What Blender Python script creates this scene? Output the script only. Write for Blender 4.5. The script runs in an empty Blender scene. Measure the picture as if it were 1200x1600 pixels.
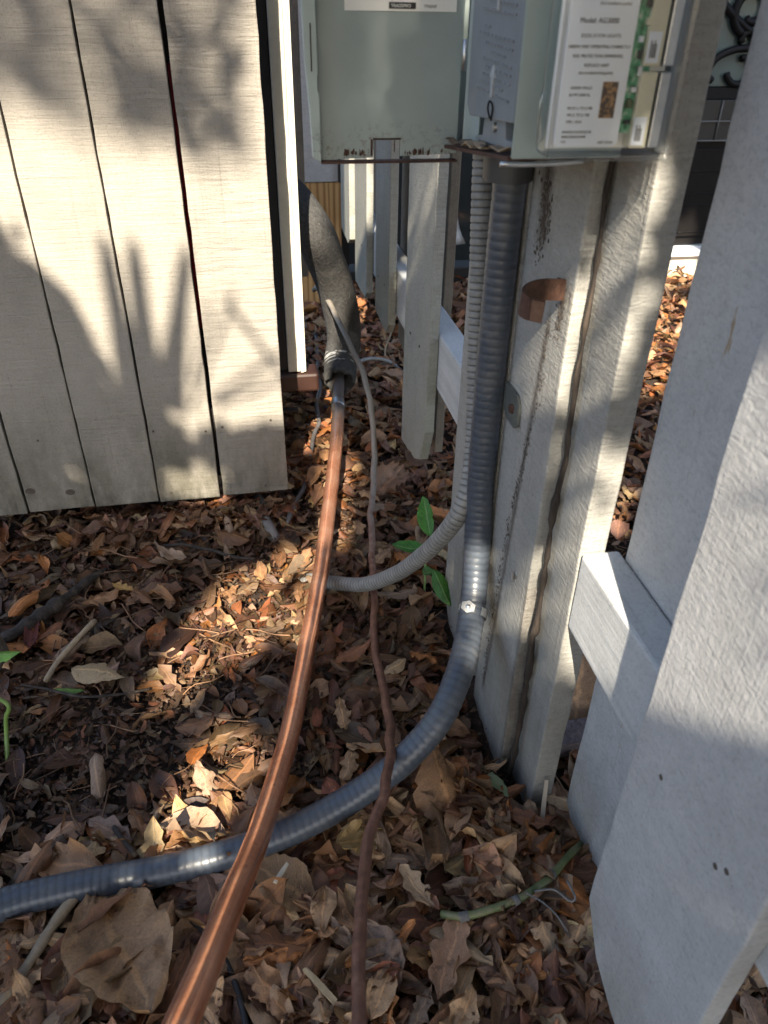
import bpy, bmesh, math, random
import numpy as np
from mathutils import Vector, Matrix

SC = bpy.context.scene
COL = SC.collection
rnd = random.Random(11)
rng = np.random.default_rng(11)

# ------------------------------------------------------------------ camera
H = 0.9
pitch, yaw, roll = math.radians(33.95), math.radians(10.6), math.radians(1.0)
fwd = Vector((math.sin(yaw)*math.cos(pitch), math.cos(yaw)*math.cos(pitch), -math.sin(pitch)))
r0 = Vector((math.cos(yaw), -math.sin(yaw), 0))
u0 = r0.cross(fwd)
R = r0*math.cos(roll) + u0*math.sin(roll)
U = R.cross(fwd)
cd = bpy.data.cameras.new('camera')
cam = bpy.data.objects.new('camera', cd)
COL.objects.link(cam)
cam.matrix_world = Matrix(((R.x, U.x, -fwd.x, 0), (R.y, U.y, -fwd.y, 0), (R.z, U.z, -fwd.z, H), (0, 0, 0, 1)))
cd.sensor_width = 36
cd.lens = 1180/1600*36
cd.clip_start, cd.clip_end = 0.02, 500
cd.dof.use_dof = True
cd.dof.focus_distance = 1.12
cd.dof.aperture_fstop = 8.0
SC.camera = cam

# ------------------------------------------------------------------ light
S = Vector((-0.24, -1.0, 0.90)).normalized()          # towards the sun
world = bpy.data.worlds.new('World')
SC.world = world
world.use_nodes = True
wn, wl = world.node_tree.nodes, world.node_tree.links
sky = wn.new('ShaderNodeTexSky')
sky.sky_type = 'NISHITA'
sky.sun_disc = False
sky.sun_elevation = math.asin(S.z)
sky.sun_rotation = math.atan2(S.x, S.y)
sky.dust_density = 2.0
wl.new(sky.outputs[0], wn['Background'].inputs[0])
wn['Background'].inputs[1].default_value = 0.09
sd = bpy.data.lights.new('sun', 'SUN')
sd.energy = 5.0
sd.angle = math.radians(0.53)
sd.color = (1.0, 0.885, 0.71)
sun = bpy.data.objects.new('sun', sd)
COL.objects.link(sun)
sun.rotation_euler = S.to_track_quat('Z', 'Y').to_euler()
SC.view_settings.view_transform = 'Standard'
SC.view_settings.look = 'None'
SC.view_settings.exposure = 1.88
SC.view_settings.gamma = 1
SC.view_settings.use_curve_mapping = False

# ------------------------------------------------------------------ object helpers
def tag(o, label=None, cat=None, group=None, kind=None):
    if label: o['label'] = label
    if cat: o['category'] = cat
    if group: o['group'] = group
    if kind: o['kind'] = kind
    return o

def thing(name, label, cat, loc=(0, 0, 0), group=None):
    o = bpy.data.objects.new(name, None)
    o.empty_display_size = 0.02
    COL.objects.link(o)
    o.location = loc
    return tag(o, label, cat, group)

def wloc(o):
    v = Vector(o.location)
    return v if o.parent is None else Vector((0, 0, 0)) + v

def link(name, me, parent=None):
    o = bpy.data.objects.new(name, me)
    COL.objects.link(o)
    if parent is not None:
        o.parent = parent
        p = parent
        off = Vector((0, 0, 0))
        while p is not None:
            off += Vector(p.location) if p.parent is None else Vector((0, 0, 0))
            p = p.parent
        if parent.parent is None:
            o.matrix_parent_inverse = Matrix.Translation(-off)
    return o

def from_bm(name, bm, mat, parent=None, smooth=False):
    me = bpy.data.meshes.new(name)
    bm.normal_update()
    bm.to_mesh(me)
    bm.free()
    me.materials.append(mat)
    if smooth:
        me.polygons.foreach_set('use_smooth', [True]*len(me.polygons))
    return link(name, me, parent)

def raw_mesh(name, V, Fs, mat, smooth=False):
    me = bpy.data.meshes.new(name)
    me.from_pydata([tuple(v) for v in V], [], Fs)
    me.materials.append(mat)
    if smooth:
        me.polygons.foreach_set('use_smooth', [True]*len(me.polygons))
    me.update()
    return me

def add_box(bm, x0, x1, y0, y1, z0, z1, bev=0.0):
    r = bmesh.ops.create_cube(bm, size=1)
    for v in r['verts']:
        v.co = Vector((x0+(v.co.x+.5)*(x1-x0), y0+(v.co.y+.5)*(y1-y0), z0+(v.co.z+.5)*(z1-z0)))
    if bev > 0:
        es = list({e for v in r['verts'] for e in v.link_edges})
        bmesh.ops.bevel(bm, geom=es, offset=bev, segments=2, affect='EDGES', profile=0.5)

def box(name, x0, x1, y0, y1, z0, z1, mat, parent=None, bev=0.0015):
    bm = bmesh.new()
    add_box(bm, x0, x1, y0, y1, z0, z1, bev)
    return from_bm(name, bm, mat, parent)

def jitter_outline(pts, step, amp, r):
    out = []
    n = len(pts)
    for i in range(n):
        a, b = Vector(pts[i]), Vector(pts[(i+1) % n])
        L = (b-a).length
        k = max(1, int(L/step))
        nrm = Vector((-(b-a).y, (b-a).x))/max(L, 1e-6)
        for j in range(k):
            p = a.lerp(b, j/k)
            if j: p = p + nrm*r.gauss(0, amp)
            out.append(p)
    return out

def slab(name, pts, axis, d0, d1, mat, parent=None, bev=0.0018, step=0.05, amp=0.0006, seed=0, holes=None):
    """outline pts extruded from d0 to d1 along axis: 'x' (pts are y,z) or 'y' (pts are x,z)"""
    r = random.Random(seed)
    P = jitter_outline(pts, step, amp, r)
    def mk(p, d):
        return (d, p[0], p[1]) if axis == 'x' else (p[0], d, p[1])
    bm = bmesh.new()
    f = bm.faces.new([bm.verts.new(mk(p, d0)) for p in P])
    ex = bmesh.ops.extrude_face_region(bm, geom=[f])
    vs = [g for g in ex['geom'] if isinstance(g, bmesh.types.BMVert)]
    dv = Vector((d1-d0, 0, 0)) if axis == 'x' else Vector((0, d1-d0, 0))
    bmesh.ops.translate(bm, vec=dv, verts=vs)
    bmesh.ops.recalc_face_normals(bm, faces=bm.faces)
    if bev:
        es = [e for e in bm.edges if len(e.link_faces) == 2 and e.calc_face_angle(0) > 0.5]
        bmesh.ops.bevel(bm, geom=es, offset=bev, segments=2, affect='EDGES', profile=0.6)
    return from_bm(name, bm, mat, parent)

def catmull(pts, n):
    P = np.array(pts, float)
    P = np.vstack([2*P[0]-P[1], P, 2*P[-1]-P[-2]])
    out = []
    for i in range(1, len(P)-2):
        p0, p1, p2, p3 = P[i-1], P[i], P[i+1], P[i+2]
        for t in np.linspace(0, 1, n, endpoint=False):
            out.append(0.5*((2*p1)+(-p0+p2)*t+(2*p0-5*p1+4*p2-p3)*t*t+(-p0+3*p1-3*p2+p3)*t**3))
    out.append(P[-2])
    return np.array(out)

def resample(P, step):
    d = np.r_[0, np.cumsum(np.linalg.norm(np.diff(P, axis=0), axis=1))]
    s = np.linspace(0, d[-1], max(3, int(d[-1]/step)+1))
    return np.stack([np.interp(s, d, P[:, k]) for k in range(3)], 1), s

def sweep(P, rad, sides=12, cap=True, squash=None, spin=None):
    """tube along points P with radius array rad (n,) or (n,sides)"""
    n = len(P)
    T = np.gradient(P, axis=0)
    T /= np.linalg.norm(T, axis=1)[:, None]+1e-12
    a = np.array([0, 0, 1.]) if abs(T[0][2]) < .9 else np.array([1., 0, 0])
    N = np.cross(T[0], a); N /= np.linalg.norm(N)
    V = []
    ang = np.linspace(0, 2*np.pi, sides, endpoint=False)
    for i in range(n):
        N = N - T[i]*N.dot(T[i]); N /= np.linalg.norm(N)
        B = np.cross(T[i], N)
        r = rad[i] if np.ndim(rad) else rad
        c = P[i] + (np.cos(ang)*r)[:, None]*N + (np.sin(ang)*r)[:, None]*B
        V.append(c)
    V = np.vstack(V)
    Fs = []
    for i in range(n-1):
        for j in range(sides):
            k = (j+1) % sides
            Fs.append((i*sides+j, i*sides+k, (i+1)*sides+k, (i+1)*sides+j))
    if cap:
        Fs.append(tuple(range(sides-1, -1, -1)))
        Fs.append(tuple((n-1)*sides+j for j in range(sides)))
    return V, Fs

def tube(name, pts, rad, mat, parent=None, step=0.01, sides=12, wob=0.0, rw=0.0, seed=0, taper=None):
    P, s = resample(catmull(pts, 12), step)
    r = np.random.default_rng(seed)
    if wob:
        for k in range(3):
            P[:, k] += np.interp(s, np.linspace(0, s[-1], max(3, int(s[-1]/.03))), r.normal(0, wob, max(3, int(s[-1]/.03))))
    rr = np.full(len(P), rad, float)
    if rw:
        rr *= 1+np.interp(s, np.linspace(0, s[-1], max(3, int(s[-1]/.012))), r.normal(0, rw, max(3, int(s[-1]/.012))))
    if taper:
        rr *= np.interp(s/s[-1], np.linspace(0, 1, len(taper)), taper)
    V, Fs = sweep(P, rr, sides)
    return link(name, raw_mesh(name, V, Fs, mat, True), parent)

# ------------------------------------------------------------------ material helpers
class NT:
    def __init__(s, name):
        s.m = bpy.data.materials.new(name)
        s.m.use_nodes = True
        s.t = s.m.node_tree
        s.n, s.l = s.t.nodes, s.t.links
        s.b = s.n['Principled BSDF']
    def new(s, typ, **kw):
        n = s.n.new(typ)
        for k, v in kw.items():
            if hasattr(n, k): setattr(n, k, v)
            else: n.inputs[k].default_value = v
        return n
    def put(s, sock, v):
        if hasattr(v, 'is_output') or isinstance(v, bpy.types.NodeSocket): s.l.new(v, sock)
        else: sock.default_value = v
    def coord(s, scale=(1, 1, 1), rot=(0, 0, 0), out='Object', rand=True):
        tc = s.new('ShaderNodeTexCoord')
        mp = s.new('ShaderNodeMapping')
        mp.inputs['Scale'].default_value = scale
        mp.inputs['Rotation'].default_value = rot
        s.l.new(tc.outputs[out], mp.inputs['Vector'])
        if rand:
            oi = s.new('ShaderNodeObjectInfo')
            mu = s.new('ShaderNodeMath', operation='MULTIPLY'); mu.inputs[1].default_value = 37.0
            s.l.new(oi.outputs['Random'], mu.inputs[0])
            cb = s.new('ShaderNodeCombineXYZ')
            for k in range(3): s.l.new(mu.outputs[0], cb.inputs[k])
            s.l.new(cb.outputs[0], mp.inputs['Location'])
        return mp.outputs[0]
    def noise(s, vec, scale=5, detail=4, rough=.55, dist=0.0, out='Fac'):
        n = s.new('ShaderNodeTexNoise')
        n.inputs['Scale'].default_value = scale; n.inputs['Detail'].default_value = detail
        n.inputs['Roughness'].default_value = rough; n.inputs['Distortion'].default_value = dist
        if vec is not None: s.l.new(vec, n.inputs['Vector'])
        return n.outputs[0] if out == 'Fac' else n.outputs[1]
    def ramp(s, fac, stops, interp='LINEAR'):
        r = s.new('ShaderNodeValToRGB')
        e = r.color_ramp.elements
        r.color_ramp.interpolation = interp
        while len(e) > 1: e.remove(e[-1])
        for i, (p, c) in enumerate(stops):
            el = e[0] if i == 0 else e.new(p)
            el.position = p
            if isinstance(c, (int, float)): c = (c, c, c)
            el.color = (*c, 1)
        s.l.new(fac, r.inputs[0])
        return r.outputs[0]
    def mix(s, fac, a, b, mode='MIX'):
        n = s.new('ShaderNodeMix', data_type='RGBA', blend_type=mode)
        s.put(n.inputs[0], fac)
        for sock, v in ((n.inputs[6], a), (n.inputs[7], b)):
            if isinstance(v, tuple): v = (*v, 1) if len(v) == 3 else v
            s.put(sock, v)
        return n.outputs[2]
    def math(s, op, a, b=0.0):
        n = s.new('ShaderNodeMath', operation=op)
        s.put(n.inputs[0], a); s.put(n.inputs[1], b)
        return n.outputs[0]
    def sep(s, vec):
        n = s.new('ShaderNodeSeparateXYZ'); s.l.new(vec, n.inputs[0]); return n.outputs
    def bump(s, h, strength=.5, dist=.002, normal=None):
        n = s.new('ShaderNodeBump')
        n.inputs['Strength'].default_value = strength; n.inputs['Distance'].default_value = dist
        s.l.new(h, n.inputs['Height'])
        if normal is not None: s.l.new(normal, n.inputs['Normal'])
        return n.outputs[0]
    def done(s, col=None, rough=None, metal=None, normal=None, spec=None):
        b = s.b
        if col is not None: s.put(b.inputs['Base Color'], (*col, 1) if isinstance(col, tuple) and len(col) == 3 else col)
        if rough is not None: s.put(b.inputs['Roughness'], rough)
        if metal is not None: s.put(b.inputs['Metallic'], metal)
        if normal is not None: s.l.new(normal, b.inputs['Normal'])
        if spec is not None: s.put(b.inputs['Specular IOR Level'], spec)
        return s.m

def plain(name, col, rough=.6, metal=0.0, var=.18, scale=60, bump=.2, dist=.0006, spec=None):
    t = NT(name)
    c = t.coord()
    n = t.noise(c, scale, 4)
    n2 = t.noise(c, scale*.13, 3)
    f = t.ramp(t.math('ADD', t.math('MULTIPLY', n, .5), t.math('MULTIPLY', n2, .5)), [(.3, 1-var), (.7, 1+var)])
    colr = t.mix(1.0, tuple(col), f, 'MULTIPLY')
    return t.done(colr, rough, metal, t.bump(n, bump, dist), spec)

def wood_paint(name, base, ripple, grain, seed=0, algae=None, dirt=.5, bstr=.6, speck=(.10, .09, .075), wear=None, tone_r=(.80, .97, 1.05), stains=None):
    """rough sawn board under flat paint: saw ripples across, grain lines along z"""
    t = NT(name)
    cr = t.coord(ripple)
    cg = t.coord(grain)
    cs = t.coord((1, 1, 1))
    n_r = t.noise(cr, 1.0, 5, .6, .6)
    n_g = t.noise(cg, 1.0, 5, .65, .3)
    n_f = t.noise(cs, 420, 3, .6)
    big = t.noise(cs, 5.5, 4, .6)
    mid = t.noise(cs, 26, 5, .65)
    tone = t.ramp(t.math('ADD', t.math('MULTIPLY', big, .6), t.math('MULTIPLY', mid, .4)), [(.3, .80), (.55, 1.0), (.75, 1.08)])
    col = t.mix(1.0, tuple(base), tone, 'MULTIPLY')
    gl = t.ramp(n_g, [(.28, .72), (.40, 1.0)])
    col = t.mix(.5*dirt+.2, col, t.mix(1.0, col, gl, 'MULTIPLY'))
    sp = t.ramp(t.noise(cs, 95, 3, .7), [(.66, 0.0), (.74, 1.0)])
    blot = t.ramp(t.noise(cs, 9, 4, .6), [(.50, 0.0), (.68, 1.0)])
    col = t.mix(t.math('MULTIPLY', t.math('MULTIPLY', sp, blot), dirt), col, speck)
    if wear:
        w = t.ramp(t.noise(t.coord((26, 26, 3.2)), 1.0, 5, .7), [(.665, 0.0), (.69, 1.0)])
        col = t.mix(w, col, wear)
    if algae:
        z = t.sep(t.coord((1, 1, 1), rand=False))[2]
        g = t.new('ShaderNodeMapRange')
        g.inputs[1].default_value, g.inputs[2].default_value = algae[1], algae[0]
        t.l.new(z, g.inputs[0])
        am = t.math('MULTIPLY', g.outputs[0], t.ramp(t.noise(t.coord((14, 14, 5)), 1.0, 5, .7), [(.32, .1), (.62, 1.0)]))
        col = t.mix(t.math('MULTIPLY', am, algae[2]), col, algae[3])
    h = t.math('ADD', t.math('MULTIPLY', n_r, .7), t.math('ADD', t.math('MULTIPLY', n_g, .35), t.math('MULTIPLY', n_f, .16)))
    col = t.mix(1.0, col, t.ramp(n_r, [(.25, tone_r[0]), (.45, tone_r[1]), (.7, tone_r[2])]), 'MULTIPLY')
    col = t.mix(1.0, col, t.ramp(t.noise(cs, 300, 4, .75), [(.30, .72), (.46, .99), (.7, 1.06)]), 'MULTIPLY')
    crack = t.ramp(t.noise(t.coord((95, 95, 1.1)), 1.0, 3, .5, .4), [(.20, 1.0), (.245, 0.0)])
    col = t.mix(t.math('MULTIPLY', crack, .75*dirt), col, (.05, .042, .035))
    h = t.math('SUBTRACT', h, t.math('MULTIPLY', crack, .5))
    if stains:
        o = t.sep(t.coord((1, 1, 1), rand=False))
        sn = t.noise(cs, 130, 5, .75)
        for (ya, za, yb, zb_, wd, amt) in stains:
            # distance to the stain's line, fading at both of its ends
            k = (yb-ya)/(zb_-za)
            line = t.math('ADD', t.math('MULTIPLY', t.math('SUBTRACT', o[2], za), k), ya)
            d = t.math('DIVIDE', t.math('ABSOLUTE', t.math('SUBTRACT', o[1], line)), wd)
            d = t.math('ADD', d, t.math('MULTIPLY', t.math('SUBTRACT', sn, .5), 1.6))
            m = t.math('SUBTRACT', 1.0, t.math('MINIMUM', t.math('MAXIMUM', d, 0.0), 1.0))
            zm, hz = (za+zb_)/2, abs(za-zb_)/2
            e = t.math('DIVIDE', t.math('SUBTRACT', hz, t.math('ABSOLUTE', t.math('SUBTRACT', o[2], zm))), .03)
            m = t.math('MULTIPLY', m, t.math('MINIMUM', t.math('MAXIMUM', e, 0.0), 1.0))
            col = t.mix(t.math('MULTIPLY', m, amt), col, (.055, .042, .034))
    return t.done(col, .72, 0.0, t.bump(h, bstr, .0045), .35)

M = {}
M['gate'] = wood_paint('rough pale board paint', (.29, .268, .235), (14, 14, 190), (160, 160, 3), algae=(.06, .34, .95, (.055, .052, .034)), dirt=.8, bstr=.5, speck=(.06, .05, .04), tone_r=(.92, .99, 1.02))
M['gaterough'] = wood_paint('rough pale board paint with saw ripples', (.29, .268, .235), (12, 12, 120), (160, 160, 3), algae=(.06, .30, .9, (.055, .052, .034)), dirt=.9, bstr=.9, speck=(.06, .05, .04), tone_r=(.82, .98, 1.04))
M['fence'] = wood_paint('grey white fence paint', (.425, .425, .425), (80, 90, 230), (210, 210, 4), algae=(-.02, .22, .75, (.16, .15, .11)), dirt=.9, bstr=.38, wear=(.30, .22, .13))
M['fenceold'] = wood_paint('grimy grey picket paint', (.31, .305, .285), (45, 50, 210), (230, 230, 3.2), algae=(-.02, .45, .6, (.13, .12, .09)), dirt=1.0, bstr=.65, wear=(.22, .16, .10),
    stains=[(.693, .66, .751, .04, .0085, .8), (.748, .80, .742, .69, .022, .9), (.672, .70, .668, .62, .012, .8), (.7875, .80, .7875, -.03, .010, .7), (.648, .35, .648, -.03, .008, .6)])
M['fencefar'] = wood_paint('grey saw marked picket paint', (.30, .295, .27), (40, 70, 260), (240, 240, 3), algae=(.1, .7, .45, (.17, .19, .10)), dirt=.8, bstr=.6)
M['rail'] = wood_paint('white rail paint', (.46, .47, .47), (60, 3, 60), (150, 3, 150), dirt=.35, bstr=.3, wear=None)
M['trim'] = plain('smooth cream trim paint', (.56, .54, .47), .5, 0, .10, 90, .15)
M['bare'] = None
t = NT('bare pine')
c = t.coord((60, 60, 3.0))
w = t.new('ShaderNodeTexWave', wave_type='BANDS', bands_direction='X')
w.inputs['Scale'].default_value = .30; w.inputs['Distortion'].default_value = 7.0; w.inputs['Detail'].default_value = 2
t.l.new(c, w.inputs[0])
M['bare'] = t.done(t.ramp(w.outputs[1], [(0, (.48, .29, .12)), (.6, (.42, .24, .09)), (1, (.24, .12, .04))]), .6, 0, t.bump(w.outputs[1], .2, .001))
M['weather'] = wood_paint('weathered brown picket edge', (.20, .17, .135), (40, 40, 30), (240, 240, 4), dirt=.9, bstr=.8)

def metal_box(name, base, var=.1, rough=.42):
    t = NT(name)
    c = t.coord()
    n = t.noise(c, 9, 4)
    f = t.ramp(n, [(.3, 1-var), (.7, 1+var)])
    col = t.mix(1.0, base, f, 'MULTIPLY')
    z = t.sep(t.coord((1, 1, 1), rand=False))[2]
    g = t.new('ShaderNodeMapRange')
    g.inputs[1].default_value, g.inputs[2].default_value = .812, .774
    t.l.new(z, g.inputs[0])
    sp = t.ramp(t.noise(c, 150, 6, .75), [(.52, 0.0), (.60, 1.0)])
    bl = t.ramp(t.noise(c, 26, 3), [(.45, .1), (.65, 1.0)])
    m = t.math('MULTIPLY', t.math('MULTIPLY', sp, bl), t.math('POWER', g.outputs[0], 1.6))
    col = t.mix(t.math('MINIMUM', t.math('MULTIPLY', m, 1.6), 1.0), col, (.10, .055, .03))
    sp2 = t.ramp(t.noise(c, 60, 4, .7), [(.73, 0.0), (.76, .8)])
    col = t.mix(sp2, col, (.16, .13, .10))
    return t.done(col, rough, 0, t.bump(t.noise(c, 260, 2), .08, .0006), .45)

M['box'] = metal_box('grey green enamel', (.295, .35, .345))
M['boxin'] = metal_box('pale green enamel', (.36, .43, .415))
M['plate'] = plain('grey moulded plastic', (.20, .215, .225), .5, 0, .12, 40, .2)
M['rust'] = plain('brown rust', (.062, .028, .018), .8, 0, .6, 160, .9, .002)
M['steel'] = plain('galvanised steel', (.55, .56, .57), .38, 1.0, .2, 80, .3)
M['black'] = plain('black gap shade', (.012, .012, .013), .6, 0, .3, 200, .3)  # black colour stands for the shade inside narrow gaps
M['dark'] = plain('dark timber and void shade', (.012, .010, .008), .9)  # near-black colour carries the shade of hollow spaces
M['brown'] = plain('brown painted metal', (.030, .012, .008), .5, 0, .18, 40, .15)
M['red'] = plain('red paint', (.35, .008, .012), .4)
M['white'] = plain('white plastic sheet', (.80, .82, .84), .45, 0, .05)
M['paper'] = plain('white label paper', (.80, .80, .76), .5, 0, .05, 30, .05)
M['paperblue'] = plain('cool white label card', (.80, .84, .90), .35, 0, .03, 30, .02)
M['ink'] = plain('black ink', (.02, .02, .022), .5, 0, .1)
M['inkgrey'] = plain('grey ink', (.16, .16, .17), .5, 0, .1)
M['photo'] = None
t = NT('printed brown picture')
c = t.coord((1, 1, 1), rand=False)
M['photo'] = t.done(t.ramp(t.noise(c, 190, 4, .7), [(.35, (.05, .03, .02)), (.5, (.30, .16, .06)), (.62, (.45, .30, .14))], 'CONSTANT'), .4)
t = NT('green circuit board')
c = t.coord((1, 1, .7), rand=False)
n = t.noise(c, 170, 4, .7)
M['pcb'] = t.done(t.ramp(n, [(.30, (.03, .05, .04)), (.42, (.02, .22, .09)), (.52, (.10, .36, .20)), (.60, (.35, .50, .38)), (.70, (.7, .72, .62))]), .45, 0, t.bump(n, .6, .002))
M['cream'] = plain('cream plastic block', (.68, .64, .48), .4, 0, .06)
t = NT('clear plastic')
t.b.inputs['Base Color'].default_value = (.9, .93, .95, 1)
gl = t.new('ShaderNodeBsdfGlossy'); gl.inputs['Roughness'].default_value = .12
tr = t.new('ShaderNodeBsdfTransparent'); tr.inputs[0].default_value = (.99, 1, 1, 1)
mx = t.new('ShaderNodeMixShader'); fr = t.new('ShaderNodeFresnel'); fr.inputs[0].default_value = 1.35
lw = t.math('MINIMUM', t.math('ADD', t.math('MULTIPLY', fr.outputs[0], .6), .035), 1.0)
t.l.new(lw, mx.inputs[0]); t.l.new(tr.outputs[0], mx.inputs[1]); t.l.new(gl.outputs[0], mx.inputs[2])
t.l.new(mx.outputs[0], t.n['Material Output'].inputs[0])
M['clear'] = t.m

# copper: bright where it was cleaned, grey brown near the sleeve
t = NT('copper tube')
c = t.coord((1, 1, 1), rand=False)
big = t.noise(c, 16, 5, .6); fine = t.noise(c, 120, 4, .6); strk = t.noise(t.coord((60, 9, 60), rand=False), 3, 3)
col = t.ramp(t.math('ADD', t.math('MULTIPLY', big, .65), t.math('MULTIPLY', fine, .35)), [(.30, (.62, .24, .13)), (.5, (.88, .42, .26)), (.68, (.97, .56, .39))])
y = t.sep(c)[1]
g = t.new('ShaderNodeMapRange'); g.inputs[1].default_value, g.inputs[2].default_value = 1.44, 1.53
t.l.new(t.math('ADD', y, t.math('MULTIPLY', t.math('SUBTRACT', big, .5), .12)), g.inputs[0])
col = t.mix(g.outputs[0], col, (.20, .165, .15))
spots = t.ramp(t.noise(c, 75, 3), [(.68, 0.0), (.74, .55)])
col = t.mix(spots, col, (.20, .10, .07))
M['copper'] = t.done(col, t.math('ADD', .21, t.math('ADD', t.math('MULTIPLY', strk, .08), t.math('MULTIPLY', g.outputs[0], .2))), t.math('SUBTRACT', .84, t.math('MULTIPLY', g.outputs[0], .35)), t.bump(t.math('ADD', t.noise(c, 30, 3), t.math('MULTIPLY', fine, .12)), .12, .002))

t = NT('tarnished thin copper')
c = t.coord((1, 1, 1), rand=False)
n = t.noise(c, 70, 5, .65)
col = t.ramp(n, [(.3, (.11, .048, .030)), (.55, (.19, .085, .055)), (.75, (.28, .145, .095))])
y = t.sep(c)[1]
g = t.new('ShaderNodeMapRange'); g.inputs[1].default_value, g.inputs[2].default_value = 1.02, 1.32
t.l.new(t.math('ADD', y, t.math('MULTIPLY', t.math('SUBTRACT', n, .5), .5)), g.inputs[0])
col = t.mix(g.outputs[0], col, (.23, .205, .175))
M['thin'] = t.done(col, .52, .25, t.bump(n, .3, .001))

t = NT('slate grey conduit jacket')
c = t.coord((1, 1, 1), rand=False)
n = t.noise(c, 24, 5, .65); n2 = t.noise(c, 160, 4, .7)
dust = t.ramp(t.math('ADD', t.math('MULTIPLY', n, .6), t.math('MULTIPLY', n2, .4)), [(.48, 0.0), (.66, .55)])
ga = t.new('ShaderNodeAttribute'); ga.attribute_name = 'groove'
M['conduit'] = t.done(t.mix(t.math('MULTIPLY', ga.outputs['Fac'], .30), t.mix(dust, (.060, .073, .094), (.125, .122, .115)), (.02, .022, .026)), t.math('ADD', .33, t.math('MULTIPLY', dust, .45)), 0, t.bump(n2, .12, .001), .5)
t = NT('light grey ribbed conduit jacket')
c = t.coord((1, 1, 1), rand=False)
n = t.noise(c, 60, 5, .65)
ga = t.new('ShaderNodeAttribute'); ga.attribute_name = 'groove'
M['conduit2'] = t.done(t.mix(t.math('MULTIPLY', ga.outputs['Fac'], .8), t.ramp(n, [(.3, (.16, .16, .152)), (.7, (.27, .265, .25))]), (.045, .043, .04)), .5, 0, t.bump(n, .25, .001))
M['nut'] = plain('dark grey conduit nut', (.045, .048, .055), .45)
t = NT('black foam sleeve')
c = t.coord((1, 1, 1), rand=False)
n = t.noise(c, 130, 5, .7); sp = t.ramp(t.noise(c, 210, 2), [(.66, 0.0), (.72, 1.0)])
col = t.mix(t.math('MULTIPLY', sp, .6), t.ramp(n, [(.3, (.022, .022, .023)), (.7, (.065, .063, .06))]), (.20, .19, .17))
M['foam'] = t.done(col, .85, 0, t.bump(n, .6, .004))
M['tape'] = plain('silvery torn tape', (.42, .42, .40), .4, .3, .5, 90, .9, .003)
M['cable'] = plain('dark grey cable jacket', (.10, .095, .095), .45)
M['cableblack'] = plain('black cable jacket', (.016, .015, .015), .6)
M['vine'] = None
t = NT('dead brown vine bark')
c = t.coord((90, 90, 14), rand=False)
n = t.noise(c, 1.0, 5, .7)
M['vine'] = t.done(t.ramp(n, [(.3, (.008, .006, .0045)), (.5, (.024, .017, .013)), (.7, (.070, .052, .040))]), .8, 0, t.bump(n, .9, .003))
M['mud'] = plain('dark crumbly dirt', (.085, .068, .054), .95, 0, .6, 320, 1.0, .003)
M['stick'] = plain('dry pale stick', (.30, .23, .15), .7, 0, .35, 120, .6, .001)
M['chip'] = plain('fresh wood chip', (.40, .30, .175), .7, 0, .2, 200, .4)
M['bark'] = plain('purple brown bark', (.10, .075, .075), .85, 0, .5, 90, 1.0, .005)
M['root'] = plain('grey root bark', (.16, .15, .14), .85, 0, .4, 110, 1.0, .003)
M['glass'] = None
t = NT('dark door glass')
M['glass'] = t.done((.02, .025, .027), .06, 0, None, .6)
M['iron'] = plain('black iron', (.007, .007, .008), .5, 0, .18, 60, .2, .0006, .15)
M['wall'] = plain('pale house base paint', (.62, .56, .45), .6, 0, .12, 20, .3)
M['door'] = plain('dark brown door', (.009, .008, .008), .45, 0, .3, 30, .2, .0006, .12)
M['greenstem'] = None
t = NT('green stem')
c = t.coord((60, 20, 60), rand=False)
n = t.noise(c, 1.0, 4, .6)
M['greenstem'] = t.done(t.ramp(n, [(.33, (.06, .085, .03)), (.5, (.11, .13, .05)), (.62, (.16, .145, .08)), (.75, (.15, .10, .065))]), .5, 0, t.bump(n, .4, .001))
M['sprout'] = plain('fresh green stalk', (.15, .24, .06), .4, 0, .15)

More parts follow.
